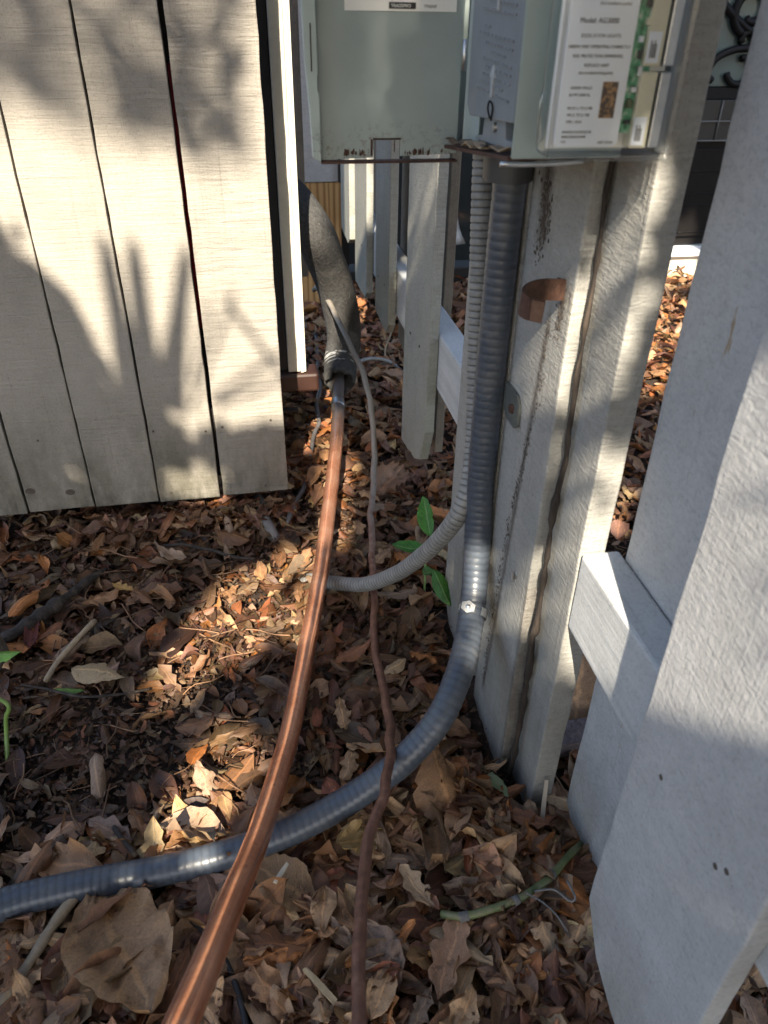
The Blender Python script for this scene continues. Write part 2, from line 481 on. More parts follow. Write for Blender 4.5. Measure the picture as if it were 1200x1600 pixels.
def leaf_mat(name, source, rough=.55, fresh=False):
    t = NT(name)
    if source == 'attr':
        a = t.new('ShaderNodeAttribute'); a.attribute_name = 'tint'; base = a.outputs['Color']
    else:
        oi = t.new('ShaderNodeObjectInfo'); base = oi.outputs['Color']
    a2 = t.new('ShaderNodeAttribute'); a2.attribute_name = 'blade'
    su = t.sep(a2.outputs['Vector'])
    au = t.math('ABSOLUTE', su[0]); v = su[1]
    pos = t.coord((1, 1, 1), out='Object')
    n = t.noise(pos, 55, 5, .7)
    n2 = t.noise(pos, 190, 3, .7)
    tone = t.ramp(t.math('ADD', t.math('MULTIPLY', n, .65), t.math('MULTIPLY', n2, .35)), [(.28, .50), (.5, .98), (.72, 1.35)])
    col = t.mix(1.0, base, tone, 'MULTIPLY')
    if not fresh: col = t.mix(1.0, col, (1.09, .94, .81), 'MULTIPLY')
    rib = t.ramp(au, [(.0, 1.0), (.05, .9), (.11, 0.0)])
    sv = t.math('SINE', t.math('MULTIPLY', t.math('SUBTRACT', v, t.math('MULTIPLY', au, .22)), 50))
    side = t.ramp(sv, [(.86, 0.0), (.97, .55)])
    veins = t.math('MAXIMUM', rib, t.math('MULTIPLY', side, .8))
    lighter = t.mix(1.0, col, (1.7, 1.6, 1.4), 'MULTIPLY') if not fresh else t.mix(.45, col, (.45, .55, .22))
    col = t.mix(t.math('MULTIPLY', t.math('MAXIMUM', rib, t.math('MULTIPLY', side, .45)), .75), col, lighter)
    sp = t.ramp(t.noise(t.coord((1, 1, 1), out='Object'), 4.5 if source == 'obj' else 85, 6, .78), [(.57, 0.0), (.66, 1.0)])
    if not fresh:
        col = t.mix(t.math('MULTIPLY', sp, .55), col, (.035, .024, .016))
    h = t.math('ADD', t.math('MULTIPLY', veins, .6), t.math('MULTIPLY', n, .9))
    m = t.done(col, rough, 0, t.bump(h, .45, .0016), .4)
    tl = t.new('ShaderNodeBsdfTranslucent')
    t.l.new(col, tl.inputs[0])
    mx = t.new('ShaderNodeMixShader'); mx.inputs[0].default_value = .30 if fresh else .14
    t.l.new(t.b.outputs[0], mx.inputs[1]); t.l.new(tl.outputs[0], mx.inputs[2])
    t.l.new(mx.outputs[0], t.n['Material Output'].inputs[0])
    return m
M['litter'] = leaf_mat('dry leaf litter', 'attr')
M['leaf'] = leaf_mat('dry leaf', 'obj', .5)
M['green'] = leaf_mat('fresh green leaf', 'obj', .42, True)
M['crown'] = leaf_mat('tree leaf', 'attr', .45, True)

t = NT('dark humus')
c = t.coord((1, 1, 1), rand=False)
n = t.noise(c, 70, 8, .75); n2 = t.noise(c, 9, 5)
col = t.ramp(t.math('ADD', t.math('MULTIPLY', n, .7), t.math('MULTIPLY', n2, .3)), [(.33, (.010, .006, .004)), (.52, (.040, .023, .014)), (.68, (.095, .055, .032))])
M['soil'] = t.done(col, .95, 0, t.bump(n, 1.0, .012))

# ------------------------------------------------------------------ ground
def sstep(a, b, x):
    q = np.clip((x-a)/(b-a), 0, 1); return q*q*(3-2*q)
def zg(x, y):
    x = np.asarray(x, float); y = np.asarray(y, float)
    z = .045*sstep(1.0, 2.1, y)
    z = z + .006*np.sin(x*9+1.3)*np.cos(y*8.1) + .004*np.sin(x*23+y*17)
    z = z + .012*np.exp(-((x-.22)**2+(y-.35)**2)/.02)
    return z
def axis_pts(lo, hi, fine, far):
    a = np.arange(lo, hi, fine)
    g = []
    d = fine
    p = hi
    while p < far:
        g.append(p); d *= 1.35; p += d
    g.append(far)
    h = []
    d = fine; p = lo
    while p > -far:
        d *= 1.35; p -= d; h.append(max(p, -far))
    return np.array(sorted(set(h))+list(a)+g)
xs, ys = axis_pts(-.9, 2.0, .012, 300), axis_pts(.05, 3.1, .012, 300)
GX, GY = np.meshgrid(xs, ys)
amp = np.where((GX > -1) & (GX < 2.2) & (GY > 0) & (GY < 3.3), 1, 0)
def vnoise(x, y, f, seed):
    r = np.random.default_rng(seed); T = r.random((64, 64))
    xi, yi = np.floor(x*f).astype(int), np.floor(y*f).astype(int)
    fx, fy = x*f-xi, y*f-yi
    fx, fy = fx*fx*(3-2*fx), fy*fy*(3-2*fy)
    a, b = T[xi % 64, yi % 64], T[(xi+1) % 64, yi % 64]
    c_, d_ = T[xi % 64, (yi+1) % 64], T[(xi+1) % 64, (yi+1) % 64]
    return (a*(1-fx)+b*fx)*(1-fy)+(c_*(1-fx)+d_*fx)*fy - .5
GZ = zg(GX, GY) + amp*(.012*vnoise(GX, GY, 22, 1)+.010*vnoise(GX, GY, 60, 2)) - .006
GZ = np.where(amp > 0, GZ, np.minimum(GZ, .04))
nx, ny = len(xs), len(ys)
idx = np.arange(nx*ny).reshape(ny, nx)
Fq = np.stack([idx[:-1, :-1], idx[:-1, 1:], idx[1:, 1:], idx[1:, :-1]], -1).reshape(-1, 4)
me = bpy.data.meshes.new('ground')
me.from_pydata(np.stack([GX, GY, GZ], -1).reshape(-1, 3).tolist(), [], Fq.tolist())
me.polygons.foreach_set('use_smooth', [True]*len(me.polygons))
me.materials.append(M['soil'])
tag(link('ground', me), kind='structure')

# ------------------------------------------------------------------ board panel (left)
panel = thing('board_panel', 'tall panel of wide pale vertical boards with palm shadows across it', 'board panel', (-.2, 1.33, .067))
for i, (a, b) in enumerate([(-.582, -.459), (-.455, -.3335), (-.3305, -.2105), (-.2075, -.0905), (-.0835, .047)]):
    zb = .067+[-.004, 0, .001, -.001, .003][i]
    slab('board', [(a, zb), (b, zb+.0015), (b, 1.25), (a, 1.25)], 'y', 1.32-.0012*(i == 2), 1.338, M['gaterough' if i == 4 else 'gate'], panel, .0022, .03, .0005, 40+i)
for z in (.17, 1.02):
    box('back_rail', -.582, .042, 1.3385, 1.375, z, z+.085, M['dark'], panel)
box('gap_shade_sheet', -.60, .040, 1.392, 1.398, .075, 1.25, M['black'], panel, 0)  # black sheet added so the gaps between boards stay shade-dark
def disc(name, x, y, z, r, mat, parent, ax='y', th=.0012, sq=1.0):
    bm = bmesh.new()
    bmesh.ops.create_cone(bm, cap_ends=True, segments=14, radius1=r, radius2=r*.8, depth=th)
    rot = Matrix.Rotation(math.pi/2, 4, 'X') if ax == 'y' else Matrix.Rotation(-math.pi/2, 4, 'Y')
    for v in bm.verts:
        v.co = Vector((v.co.x*sq, v.co.y, v.co.z))
        v.co = rot @ v.co + Vector((x, y, z))
    return from_bm(name, bm, mat, parent, False)
for x, z, r in [(-.405, .222, .0022), (-.327, .218, .0022), (-.290, .222, .0055), (-.276, .221, .0024), (-.198, .225, .0024), (-.102, .218, .0024), (-.070, .224, .0026), (.022, .232, .0026), (-.455+.012, .115, .0070), (-.372, .106, .0066), (-.185, .086, .003), (.002, .086, .0025)]:
    disc('nail_head' if r < .004 else 'knot_hole', x, 1.3195, z, r, M['mud'], panel, sq=1.4 if r > .004 else 1)
tag(tube('red_pole', [(-.088, 1.385, .40), (-.0875, 1.384, .6), (-.087, 1.383, .82)], .0055, M['red']), 'red pole showing through the gap between two pale boards', 'pole')

# ------------------------------------------------------------------ corner post and what is under it
post = thing('corner_post', 'cream trimmed corner post rising between board panel and metal box', 'post', (.085, 1.55, .25))
box('post_board', .0705, .0955, 1.500, 1.60, .2505, 1.3, M['trim'], post)
box('trim_strip', .0958, .1032, 1.494, 1.60, .2505, 1.3, M['trim'], post, .001)
box('corner_bead', .1034, .1075, 1.498, 1.60, .2505, 1.3, M['trim'], post, .001)
box('gap_shade_strip', .046, .070, 1.508, 1.56, .2505, 1.3, M['black'], post)  # black strip drawn where only shade fills the gap beside the post
bm = bmesh.new()
add_box(bm, -.62, .134, 1.492, 1.55, .206, .2475, .006)
sill = tag(from_bm('base_rail', bm, M['brown']), 'rusty brown metal rail running under the cream corner post', 'rail')
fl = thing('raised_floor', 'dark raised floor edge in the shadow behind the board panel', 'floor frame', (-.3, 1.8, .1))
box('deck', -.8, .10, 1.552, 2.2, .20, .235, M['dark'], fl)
box('void_shade_board', -.8, .06, 1.86, 1.88, .0, .198, M['dark'], fl)  # near-black board added as the shade of the void under the rail
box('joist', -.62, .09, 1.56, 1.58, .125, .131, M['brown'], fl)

# end of the fence run: painted board over bare pine
endw = thing('end_boards', 'bare yellow pine board below grey board at far fence end', 'boards', (.25, 2.5, 0))
box('painted_board', .165, .3045, 2.492, 2.52, .441, 1.3, M['fence'], endw)
box('pine_board', .165, .312, 2.496, 2.525, .06, .4385, M['bare'], endw)
box('edge_stud', .3055, .318, 2.470, 2.53, .441, 1.3, M['dark'], endw)
box('side_board', .108, .162, 2.0, 2.03, .3, 1.3, M['weather'], endw)

# ------------------------------------------------------------------ picket fence
fence = thing('picket_fence', 'grey white picket fence with a low rail running away on the right', 'fence', (.32, 1.0, 0))
def picket(y0, y1, bottom, x0, x1, mat, label=None, seed=0, nm='picket'):
    """bottom: list of (y,z) from near edge y0 to far edge y1"""
    pts = [(y0, 1.25)] + list(bottom) + [(y1, 1.25)]
    o = slab(nm, pts, 'x', x0, x1, mat, fence, .0022, .03, .0008, seed)
    if label: o['label'] = label
    return o
picket(.214, .382, [(.214, .13), (.245, .062), (.30, .066), (.345, .085), (.382, .132)], .295, .314, M['fence'], 'widest front picket with sun dapples', 1)
picket(.647, .787, [(.647, -.03), (.787, -.03)], .295, .313, M['fenceold'], 'picket carrying the rusty strap and conduit', 2)
picket(.575, .705, [(.575, -.03), (.705, -.03)],   .3135, .342, M['fenceold'], None, 3, 'post')
picket(.797, .992, [(.797, .03), (.83, -.0), (.95, .0), (.992, .05)], .296, .313, M['fenceold'], None, 4)
picket(1.192, 1.398, [(1.192, .25), (1.225, .175), (1.27, .152), (1.398, .128)], .296, .3135, M['fencefar'], 'saw marked picket with slanted bottom end', 5)
picket(1.574, 1.745, [(1.574, .315), (1.60, .288), (1.745, .292)], .296, .313, M['fencefar'], None, 6)
picket(1.878, 2.075, [(1.878, .29), (1.905, .268), (2.075, .262)], .296, .313, M['fencefar'], None, 7)
picket(2.182, 2.366, [(2.182, .345), (2.22, .325), (2.366, .335)], .296, .313, M['fencefar'], None, 8)
for k, (a, b, zb) in enumerate([(.06, .17, .03), (.398, .561, .0), (1.342, 1.42, .12), (1.62, 1.76, .2), (2.0, 2.16, .3), (2.24, 2.36, .3)]):
    picket(a, b, [(a, zb), (b, zb+.012)], .3565, .374, M['fence'] if k < 2 else M['weather'], None, 20+k)
for a, b in ((-.3, .5735), (.7065, 2.46)):
    box('rail', .3145 if b < .7 else .3145, .3555, a, b, .334, .4345, M['rail'], fence, .0035)
def specks(name, path, n, spread, smin, smax, mat, label, cat, seed, x=.2945):
    """flat crumbs stuck to a picket face along a path of (y,z)"""
    q = random.Random(seed)
    P, s_ = resample(catmull([(0, a, b) for a, b in path], 8), .004)
    bm = bmesh.new()
    for _ in range(n):
        p = P[min(len(P)-1, int(q.random()**.9*len(P)))]
        sz = smin+(smax-smin)*q.random()**2.5
        m = bmesh.ops.create_icosphere(bm, subdivisions=1, radius=sz)
        cy, cz = p[1]+q.gauss(0, spread), p[2]+q.gauss(0, spread*1.6)
        for v in m['verts']:
            v.co = Vector((x+v.co.x*.35, cy+v.co.y*q.uniform(.7, 1.3), cz+v.co.z*q.uniform(1.0, 2.2)))
    return tag(from_bm(name, bm, mat), label, cat)
specks('dirt_trail', [(.6948, .6392), (.6941, .5987), (.6933, .5557), (.706, .4948), (.7151, .4388), (.7291, .3747), (.7359, .31), (.7411, .2412), (.7482, .1707), (.7491, .1136), (.751, .06)], 900, .0034, .0003, .0013, M['mud'], 'dark dirt trail running down picket beside the large conduit', 'dirt trail', 5)
specks('dirt_patch', [(.748, .765), (.745, .745), (.735, .725), (.742, .705), (.75, .70)], 380, .0065, .0003, .0018, M['mud'], 'dark crumbly dirt patch on picket just under the metal box', 'dirt patch', 6)
specks('dirt_patch', [(.672, .675), (.668, .66), (.675, .64)], 150, .0060, .0003, .0012, M['mud'], 'brown dirt patch on picket right below the rusty strap', 'dirt patch', 7)
for y, z in [(.26, .39), (.34, .385), (.25, .40), (.85, .39), (.93, .38), (1.26, .39), (1.34, .385), (1.62, .39), (1.70, .385), (1.95, .39)]:
    disc('nail_head', .2948, y, z, .0028, M['mud'], fence, 'x', .0008)
tag(tube('dead_vine', [(.3085, .6425, .80), (.3085, .6410, .7582), (.3085, .6385, .7057), (.308, .6375, .6471), (.308, .6365, .5962), (.3075, .634, .5369), (.307, .6345, .4829), (.3065, .637, .4455), (.3065, .6355, .4053), (.307, .634, .3786), (.3065, .632, .2825), (.305, .634, .2632), (.306, .631, .2133), (.306, .630, .1444), (.305, .6285, .0697), (.302, .629, .0), (.296, .633, -.03)], .0034, M['vine'], None, .003, 9, .0004, .22, 3, [.6, .8, .8, .9, 1, 1.1, 1.25, 1.1, 1.3]), 'dead brown vine stem in the groove between two pickets', 'vine')
# ------------------------------------------------------------------ house behind the fence
door = thing('house_door', 'dark house door with iron scrolls and white threshold beyond fence', 'door', (1.55, 2.72, .05))
YD = 2.70
box('door_leaf', 1.43, 2.35, YD+.01, YD+.05, .155, 2.1, M['door'], door)
box('stile', 1.432, 1.545, YD-.012, YD+.009, .155, 2.1, M['iron'], door)
box('bottom_panel', 1.60, 2.2, YD-.004, YD+.009, .19, .49, M['door'], door)
for z in (.205, .30, .335, .415):
    tube('moulding', [(1.60, YD-.006, z), (1.68, YD-.006, z+rnd.uniform(-.004, .006)), (1.78, YD-.006, z+.003)], .0022, M['door'], door, .02, 6)
box('cross_rail', 1.545, 2.35, YD-.012, YD+.009, .645, .68, M['iron'], door)
wp = box('window_pane', 1.553, 2.2, YD-.008, YD+.009, .512, .642, M['glass'], door)
for a in [((1.553, .577), (2.2, .577)), ((1.663, .515), (1.663, .642)), ((1.553, .516), (2.2, .516))]:
    tube('glazing_bar', [(a[0][0], YD-.012, a[0][1]), ((a[0][0]+a[1][0])/2, YD-.012, (a[0][1]+a[1][1])/2), (a[1][0], YD-.012, a[1][1])], .0030, plain('dull glazing bar', (.09, .095, .095), .5), door, .05, 6)
box('upper_glass', 1.546, 2.2, YD-.002, YD+.009, .682, 1.6, plain('pale reflecting glass', (.075, .105, .105), .1, 0, .3, 6, 0), door)
def spiral(cx, cz, r0_, r1_, a0, a1, n=16):
    return [(cx+(r0_+(r1_-r0_)*i/n)*math.cos(a0+(a1-a0)*i/n), YD-.014, cz+(r0_+(r1_-r0_)*i/n)*math.sin(a0+(a1-a0)*i/n)) for i in range(n+1)]
tube('scroll', [(1.60, YD-.014, .70), (1.575, YD-.014, .72), (1.60, YD-.014, .765), (1.66, YD-.014, .79)]+spiral(1.69, .815, .035, .014, -.6, 3.6), .012, M['iron'], door, .01, 8)
tube('scroll', spiral(1.70, .735, .052, .03, 3.4, 8.2), .011, M['iron'], door, .01, 8)
tube('scroll', spiral(1.69, .90, .068, .03, 4.4, -2.2), .014, M['iron'], door, .01, 8)
tube('scroll', [(1.548, YD-.014, .98), (1.58, YD-.014, .92), (1.64, YD-.014, .875), (1.70, YD-.014, .84)], .013, M['iron'], door, .01, 8)
box('threshold', 1.40, 2.4, YD-.05, YD+.06, .127, .149, M['white'], door)
hw = thing('house_wall', 'house base wall of pale paint and dark siding behind the fence', 'wall', (1.6, 2.75, 0))
box('base_wall', .90, 3.4, YD-.028, YD+.14, -.02, .1255, M['wall'], hw)
box('siding', 2.401, 4.2, YD, YD+.14, .15, 2.4, M['gate'], hw)
box('jamb', 1.37, 1.428, YD-.02, YD+.14, .15, 2.4, plain('brown door jamb', (.10, .075, .055), .6), hw)
pd = thing('patio_door', 'dark glass patio door seen through gaps between pickets', 'patio door', (.9, 2.75, 0))
box('glass_pane', .33, 1.365, YD+.03, YD+.05, .12, 2.3, M['glass'], pd)
box('door_sill', .33, .895, YD+.0, YD+.13, -.02, .10, M['dark'], pd)
for x in (.33, .62, 1.0):
    box('door_stile', x, x+.035, YD+.005, YD+.028, .12, 2.3, M['door'], pd)
# white flared sheet
bm = bmesh.new()
prof = [(.19, .69, .785), (.215, .70, .770), (.245, .703, .757), (.28, .706, .748), (.33, .71, .742), (.40, .716, .738), (.474, .722, .739), (.9, .735, .755)]
rows = []
for z, a, b in prof:
    rows.append([bm.verts.new((a+(b-a)*q, YD-.01-.012*math.sin(q*math.pi), z)) for q in (0, .25, .5, .75, 1)])
for r_a, r_b in zip(rows, rows[1:]):
    for j in range(4): bm.faces.new((r_a[j], r_a[j+1], r_b[j+1], r_b[j]))
bmesh.ops.solidify(bm, geom=bm.faces[:], thickness=.003)
tag(from_bm('curtain', bm, M['white'], None, True), 'white flared sheet hanging by dark glass behind the fence', 'curtain')

# ------------------------------------------------------------------ disconnect box
bx = thing('disconnect_box', 'grey green electrical disconnect box with door swung open on fence', 'electrical box', (.25, .7, .80))
def zb(y): return .803-(y-.6)*.10
def sheet(name, corners, th, nvec, mat, parent, bev=.0008):
    bm = bmesh.new()
    vs = [bm.verts.new(c) for c in corners]
    f = bm.faces.new(vs)
    ex = bmesh.ops.extrude_face_region(bm, geom=[f])
    bmesh.ops.translate(bm, vec=Vector(nvec)*th, verts=[g for g in ex['geom'] if isinstance(g, bmesh.types.BMVert)])
    bmesh.ops.recalc_face_normals(bm, faces=bm.faces)
    if bev: bmesh.ops.bevel(bm, geom=bm.edges[:], offset=bev, segments=2, affect='EDGES')
    return from_bm(name, bm, mat, parent)
ZT = 1.05
body = sheet('body', [(.206, .6, .803), (.2945, .6, .803), (.2945, .6, ZT), (.206, .6, ZT)], .002, (0, 1, 0), M['boxin'], bx)
sheet('back_plate', [(.2925, .603, zb(.603)), (.2925, .84, zb(.84)), (.2925, .84, ZT), (.2925, .603, ZT)], .002, (1, 0, 0), M['boxin'], bx)
sheet('far_side', [(.212, .84, zb(.84)), (.2945, .84, zb(.84)), (.2945, .84, ZT), (.212, .84, ZT)], .002, (0, 1, 0), M['boxin'], bx)
bm = bmesh.new()
vs = [bm.verts.new(p) for p in [(.204, .6025, .8015), (.294, .6025, .8015), (.294, .838, zb(.838)-.001), (.204, .838, zb(.838)-.001)]]
f = bm.faces.new(vs)
ex = bmesh.ops.extrude_face_region(bm, geom=[f])
bmesh.ops.translate(bm, vec=(0, 0, .003), verts=[g for g in ex['geom'] if isinstance(g, bmesh.types.BMVert)])
bmesh.ops.recalc_face_normals(bm, faces=bm.faces)
from_bm('bottom_flange', bm, M['rust'], bx)
# plug-out cover plate
def plate_pt(y, z, d=0): return (.209+d, y, z)
pl = slab('cover_plate', [(.612, .826), (.735, .818), (.745, .826), (.745, .99), (.607, .99), (.607, .866), (.612, .862)], 'x', .209, .216, M['plate'], bx, .001, .2, 0, 3)
slab('lower_lip', [(.616, .812), (.64, .811), (.644, .825), (.70, .822), (.704, .806), (.722, .804), (.726, .800), (.616, .806)], 'x', .213, .220, M['plate'], bx, .0008, .2, 0, 4)
slab('inner_strip', [(.747, .79), (.80, .785), (.80, .99), (.747, .99)], 'x', .222, .2235, M['boxin'], bx, .0004, .2, 0, 5)
rr = random.Random(4)
for k in range(15):
    z = .838+k*.0056
    y0_, y1_ = (.628, .722) if k % 4 != 1 else (.645, .712)
    y1_ -= rr.uniform(0, .03)
    if k in (8, 9):
        y0_ = .69
    seg = []
    yy = y0_
    bm = bmesh.new()
    while yy < y1_:
        ln = rr.uniform(.003, .010)
        hh = .0017
        add_box(bm, .2080, .2095, yy, min(yy+ln, y1_), z+(yy-.628)*.04, z+(yy-.628)*.04+hh)
        yy += ln+.0016
    from_bm('raised_print', bm, M['plate'], pl)
for zc in (.846, .905):
    slab('arrow', [(.668, zc-.008), (.674, zc-.008), (.674, zc+.006), (.679, zc+.006), (.671, zc+.015), (.663, zc+.006), (.668, zc+.006)], 'x', .2075, .2095, plain('scuffed pale plastic', (.36, .37, .36), .6), pl, .0003, .2, 0, 6)
tube('lock_tab', [(.2075, .668, .823), (.2055, .669, .830), (.2055, .666, .836), (.2075, .663, .832), (.207, .663, .822)], .0008, M['iron'], bx, .002, 6)
disc('screw', .2125, .667, .8165, .0042, M['steel'], bx, 'x', .004)
# open door leaf
YO = .80
DZ = .775
dl = slab('door_leaf', [(.080, DZ-.0025), (.1325, DZ-.0008), (.1325, DZ+.0145), (.1595, DZ+.0145), (.1595, DZ+.0001), (.2165, DZ+.002), (.2165, .928), (.080, .928)], 'y', YO, YO+.0016, M['box'], bx, .0005, .4, 0, 2)
slab('folded_edge', [(.0730, DZ+.001), (.0803, DZ-.0025), (.0803, .830), (.0785, .833), (.0785, .843), (.0795, .846), (.0785, .928), (.0665, .928), (.0680, .86), (.0710, .82)], 'y', YO-.012, YO+.0014, M['boxin'], dl, .0008, .4, 0, 2)
box('slot', .0732, .0744, YO-.0125, YO-.0119, .848, .885, M['ink'], dl, 0)
box('bottom_lip', .0807, .2155, YO-.011, YO+.001, DZ-.0045, DZ-.0025, M['rust'], dl, .0004)
box('window_edge', .1300, .1318, YO-.002, YO-.0002, DZ+.001, DZ+.0155, M['rust'], dl, .0003)
box('window_edge', .1322, .1600, YO-.002, YO-.0002, DZ+.0150, DZ+.0165, M['rust'], dl, .0003)
box('window_edge', .1530, .1540, YO-.002, YO-.0010, DZ+.004, DZ+.0145, M['rust'], dl, .0002)
for k in range(24):
    x = rr.choice([rr.gauss(.113, .007), rr.gauss(.185, .012), rr.gauss(.15, .03)])
    r_ = rr.uniform(.0003, .0012)
    x = min(max(x, .085), .213)
    if .130 < x < .162: x += .035
    bm = bmesh.new()
    bmesh.ops.create_icosphere(bm, subdivisions=1, radius=r_)
    for v in bm.verts: v.co = Vector((x+v.co.x*1.5, YO-.0006+v.co.y*.6, DZ+.001+abs(rr.gauss(0, .003))+v.co.z))
    from_bm('rust_spot', bm, M['rust'], dl)
tube('hinge_pin', [(.2115, .772, .850), (.2115, .772, .862), (.2115, .772, .8745)], .0026, M['steel'], bx, .01, 10)
# debris on the flange
for k in range(8):
    y = rr.uniform(.62, .80)
    bm = bmesh.new()
    x = rr.uniform(.204, .214)
    a = rr.uniform(-.6, .6)
    bmesh.ops.create_cube(bm, size=1)
    bmesh.ops.subdivide_edges(bm, edges=bm.edges[:], cuts=1)
    for v in bm.verts:
        p = Vector((v.co.x*.009, v.co.y*rr.uniform(.012, .026), v.co.z*.0016 + .002*math.sin(v.co.y*5+k)))
        v.co = Matrix.Rotation(a, 3, 'Z') @ p + Vector((x, y, zb(y)+.006))
    from_bm('flake', bm, M['mud'] if k % 2 else M['stick'], bx)

def text(body, x, z, size, mat, parent, y, align='LEFT', sx=1.0, ext=.0001):
    cu = bpy.data.curves.new('lettering', 'FONT')
    cu.body = body; cu.size = size; cu.align_x = align; cu.extrude = ext
    cu.materials.append(mat)
    tmp = bpy.data.objects.new('tmp', cu)
    COL.objects.link(tmp)
    dg = bpy.context.evaluated_depsgraph_get()
    me = bpy.data.meshes.new_from_object(tmp.evaluated_get(dg))
    bpy.data.objects.remove(tmp)
    n = len(me.vertices)
    co = np.empty(n*3); me.vertices.foreach_get('co', co); co = co.reshape(-1, 3)
    out = np.stack([x+co[:, 0]*sx, y-co[:, 2], z+co[:, 1]], 1)
    me.vertices.foreach_set('co', out.ravel()); me.update()
    return link('lettering', me, parent)
dlab = box('door_label', .106, .2085, YO-.0008, YO-.0001, .8945, .922, M['paper'], dl, 0)
lb = dlab
box('print_block', .146, .1706, YO-.0013, YO-.0009, .8963, .9012, M['ink'], lb, 0)
text('TRADEPRO', .1478, .8974, .0036, M['paper'], lb, YO-.0014, 'LEFT', 1.0)
text('TP60NF', .178, .8972, .0036, M['inkgrey'], lb, YO-.0009)
text('SUITABLE FOR USE AS SERVICE EQUIPMENT', .1555, .9042, .0036, M['inkgrey'], lb, YO-.0009, 'CENTER', 1.15)

# ------------------------------------------------------------------ surge protector
sp_ = thing('surge_protector', 'clear plastic surge protector with white printed label and green circuit board', 'surge protector', (.255, .57, .81))
YS = .55
def rbox(name, x0, x1, y0, y1, z0, z1, r, mat, parent, seg=4):
    bm = bmesh.new(); add_box(bm, x0, x1, y0, y1, z0, z1)
    bmesh.ops.bevel(bm, geom=bm.edges[:], offset=r, segments=seg, affect='EDGES', profile=.5)
    return from_bm(name, bm, mat, parent, True)
rbox('clear_case', .213, .3035, YS-.003, .574, .8115, 1.0, .005, M['clear'], sp_)
box('bright_backing', .2200, .3000, .566, .571, .8150, .996, M['paper'], sp_, .001)  # white sheet added to brighten the inside of the clear case
box('mounting_neck', .236, .29, .5745, .5985, .84, .99, M['boxin'], sp_, .001)
lab = slab('label_card', [(.2195, .8195), (.2215, .8180), (.2640, .8180), (.2668, .8205), (.2668, .99), (.2195, .99)], 'y', YS+.0025, YS+.0035, M['paperblue'], sp_, .0003, .4, 0, 1)
yl = YS+.0023
def T(s, x, z, size, al='CENTER', sx=1.0, m='ink'): text(s, x, z, size, M[m], lab, yl, al, sx)
xc = .2430
T('(See installation guide)', .250, .9015, .0024, 'CENTER', 1, 'inkgrey')
T('Model: AG3000', .2405, .8915, .0042, 'CENTER', 1.0)
T('INDICATOR LIGHTS', xc, .8835, .0031, 'CENTER', 1.0, 'inkgrey')
T('GREEN: UNIT OPERATING CORRECTLY', xc, .8775, .0026, 'CENTER', .95)
T('RED: PROTECTION DIMINISHED,', xc, .8722, .0026, 'CENTER', .95)
T('REPLACE UNIT', xc, .8668, .0027)
T('(See troubleshooting guide)', xc, .8626, .0023, 'CENTER', .95)
T('120/240V SINGLE', .2262, .8537, .0024, 'LEFT', .9)
T('& 3 PH 50/60 Hz', .2262, .8495, .0024, 'LEFT', .9)
T('MCOV: L1 TO L2 300', .2262, .8415, .0024, 'LEFT', .82)
T('VPR: L1 TO L2 1200', .2262, .8373, .0024, 'LEFT', .82)
T('TYPE 1, 50 kA', .2262, .8331, .0024, 'LEFT', .82)
T('INTERMATIC INCORPORATED', .2245, .8268, .0022, 'LEFT', .72)
T('SPRING GROVE, ILLINOIS', .2245, .8238, .0022, 'LEFT', .72)
T('U.S.A.', .2245, .8208, .0022, 'LEFT', .72)
T('158T13540A', .2635, .8200, .0024, 'RIGHT', .95, 'inkgrey')
box('printed_picture', .2495, .2605, YS+.0019, YS+.0024, .8362, .8582, M['photo'], lab, 0)
box('circuit_board', .2680, .2845, YS+.008, YS+.010, .826, .996, M['pcb'], sp_, 0)
for k in range(16):
    z = .832+k*.0098
    x = rr.uniform(.270, .281); w_ = rr.uniform(.0015, .004)
    box('component', x, x+w_, YS+.004, YS+.0079, z, z+rr.uniform(.002, .006), rr.choice([M['ink'], M['white'], M['cream'], M['steel'], M['greenstem']]), sp_, .0003)
for z0, z1 in ((.8165, .8640), (.8672, .996)):
    mod = box('module',   .2770, .2895, YS+.004, YS+.0155, z0, z1, M['cream'], sp_, .001)
    box('module_label', .2775, .2866, YS+.0030, YS+.0038, z0+.002, z0+.020, M['paperblue'], mod, 0)
    for q in range(4):
        box('print_line', .2795+.0012*q, .2801+.0012*q, YS+.0024, YS+.0029, z0+.005, z0+.015-.002*(q % 2), M['inkgrey'], mod, 0)
    box('side_module', .2915, .2995, YS+.004, YS+.0155, z0, z1, M['steel'], sp_, .001)
tube('latch_loop', [(.2140, YS+.012, .853), (.2110, YS+.012, .850), (.2092, YS+.012, .841), (.2095, YS+.012, .832), (.2112, YS+.012, .824), (.2140, YS+.012, .821)], .0009, M['clear'], sp_, .004, 8)
tube('case_rim', [(.2132, YS-.002, .99), (.2130, YS-.002, .9), (.2132, YS-.002, .815), (.2160, YS-.002, .8115), (.25, YS-.002, .8110), (.299, YS-.002, .8112), (.303, YS-.002, .815), (.3037, YS-.002, .9), (.3037, YS-.002, .99)], .0016, M['clear'], sp_, .01, 8)
tube('lower_hook', [(.196, .595, .8005), (.215, .595, .800), (.245, .595, .8005), (.262, .594, .802)], .0018, M['steel'], sp_, .006, 8)

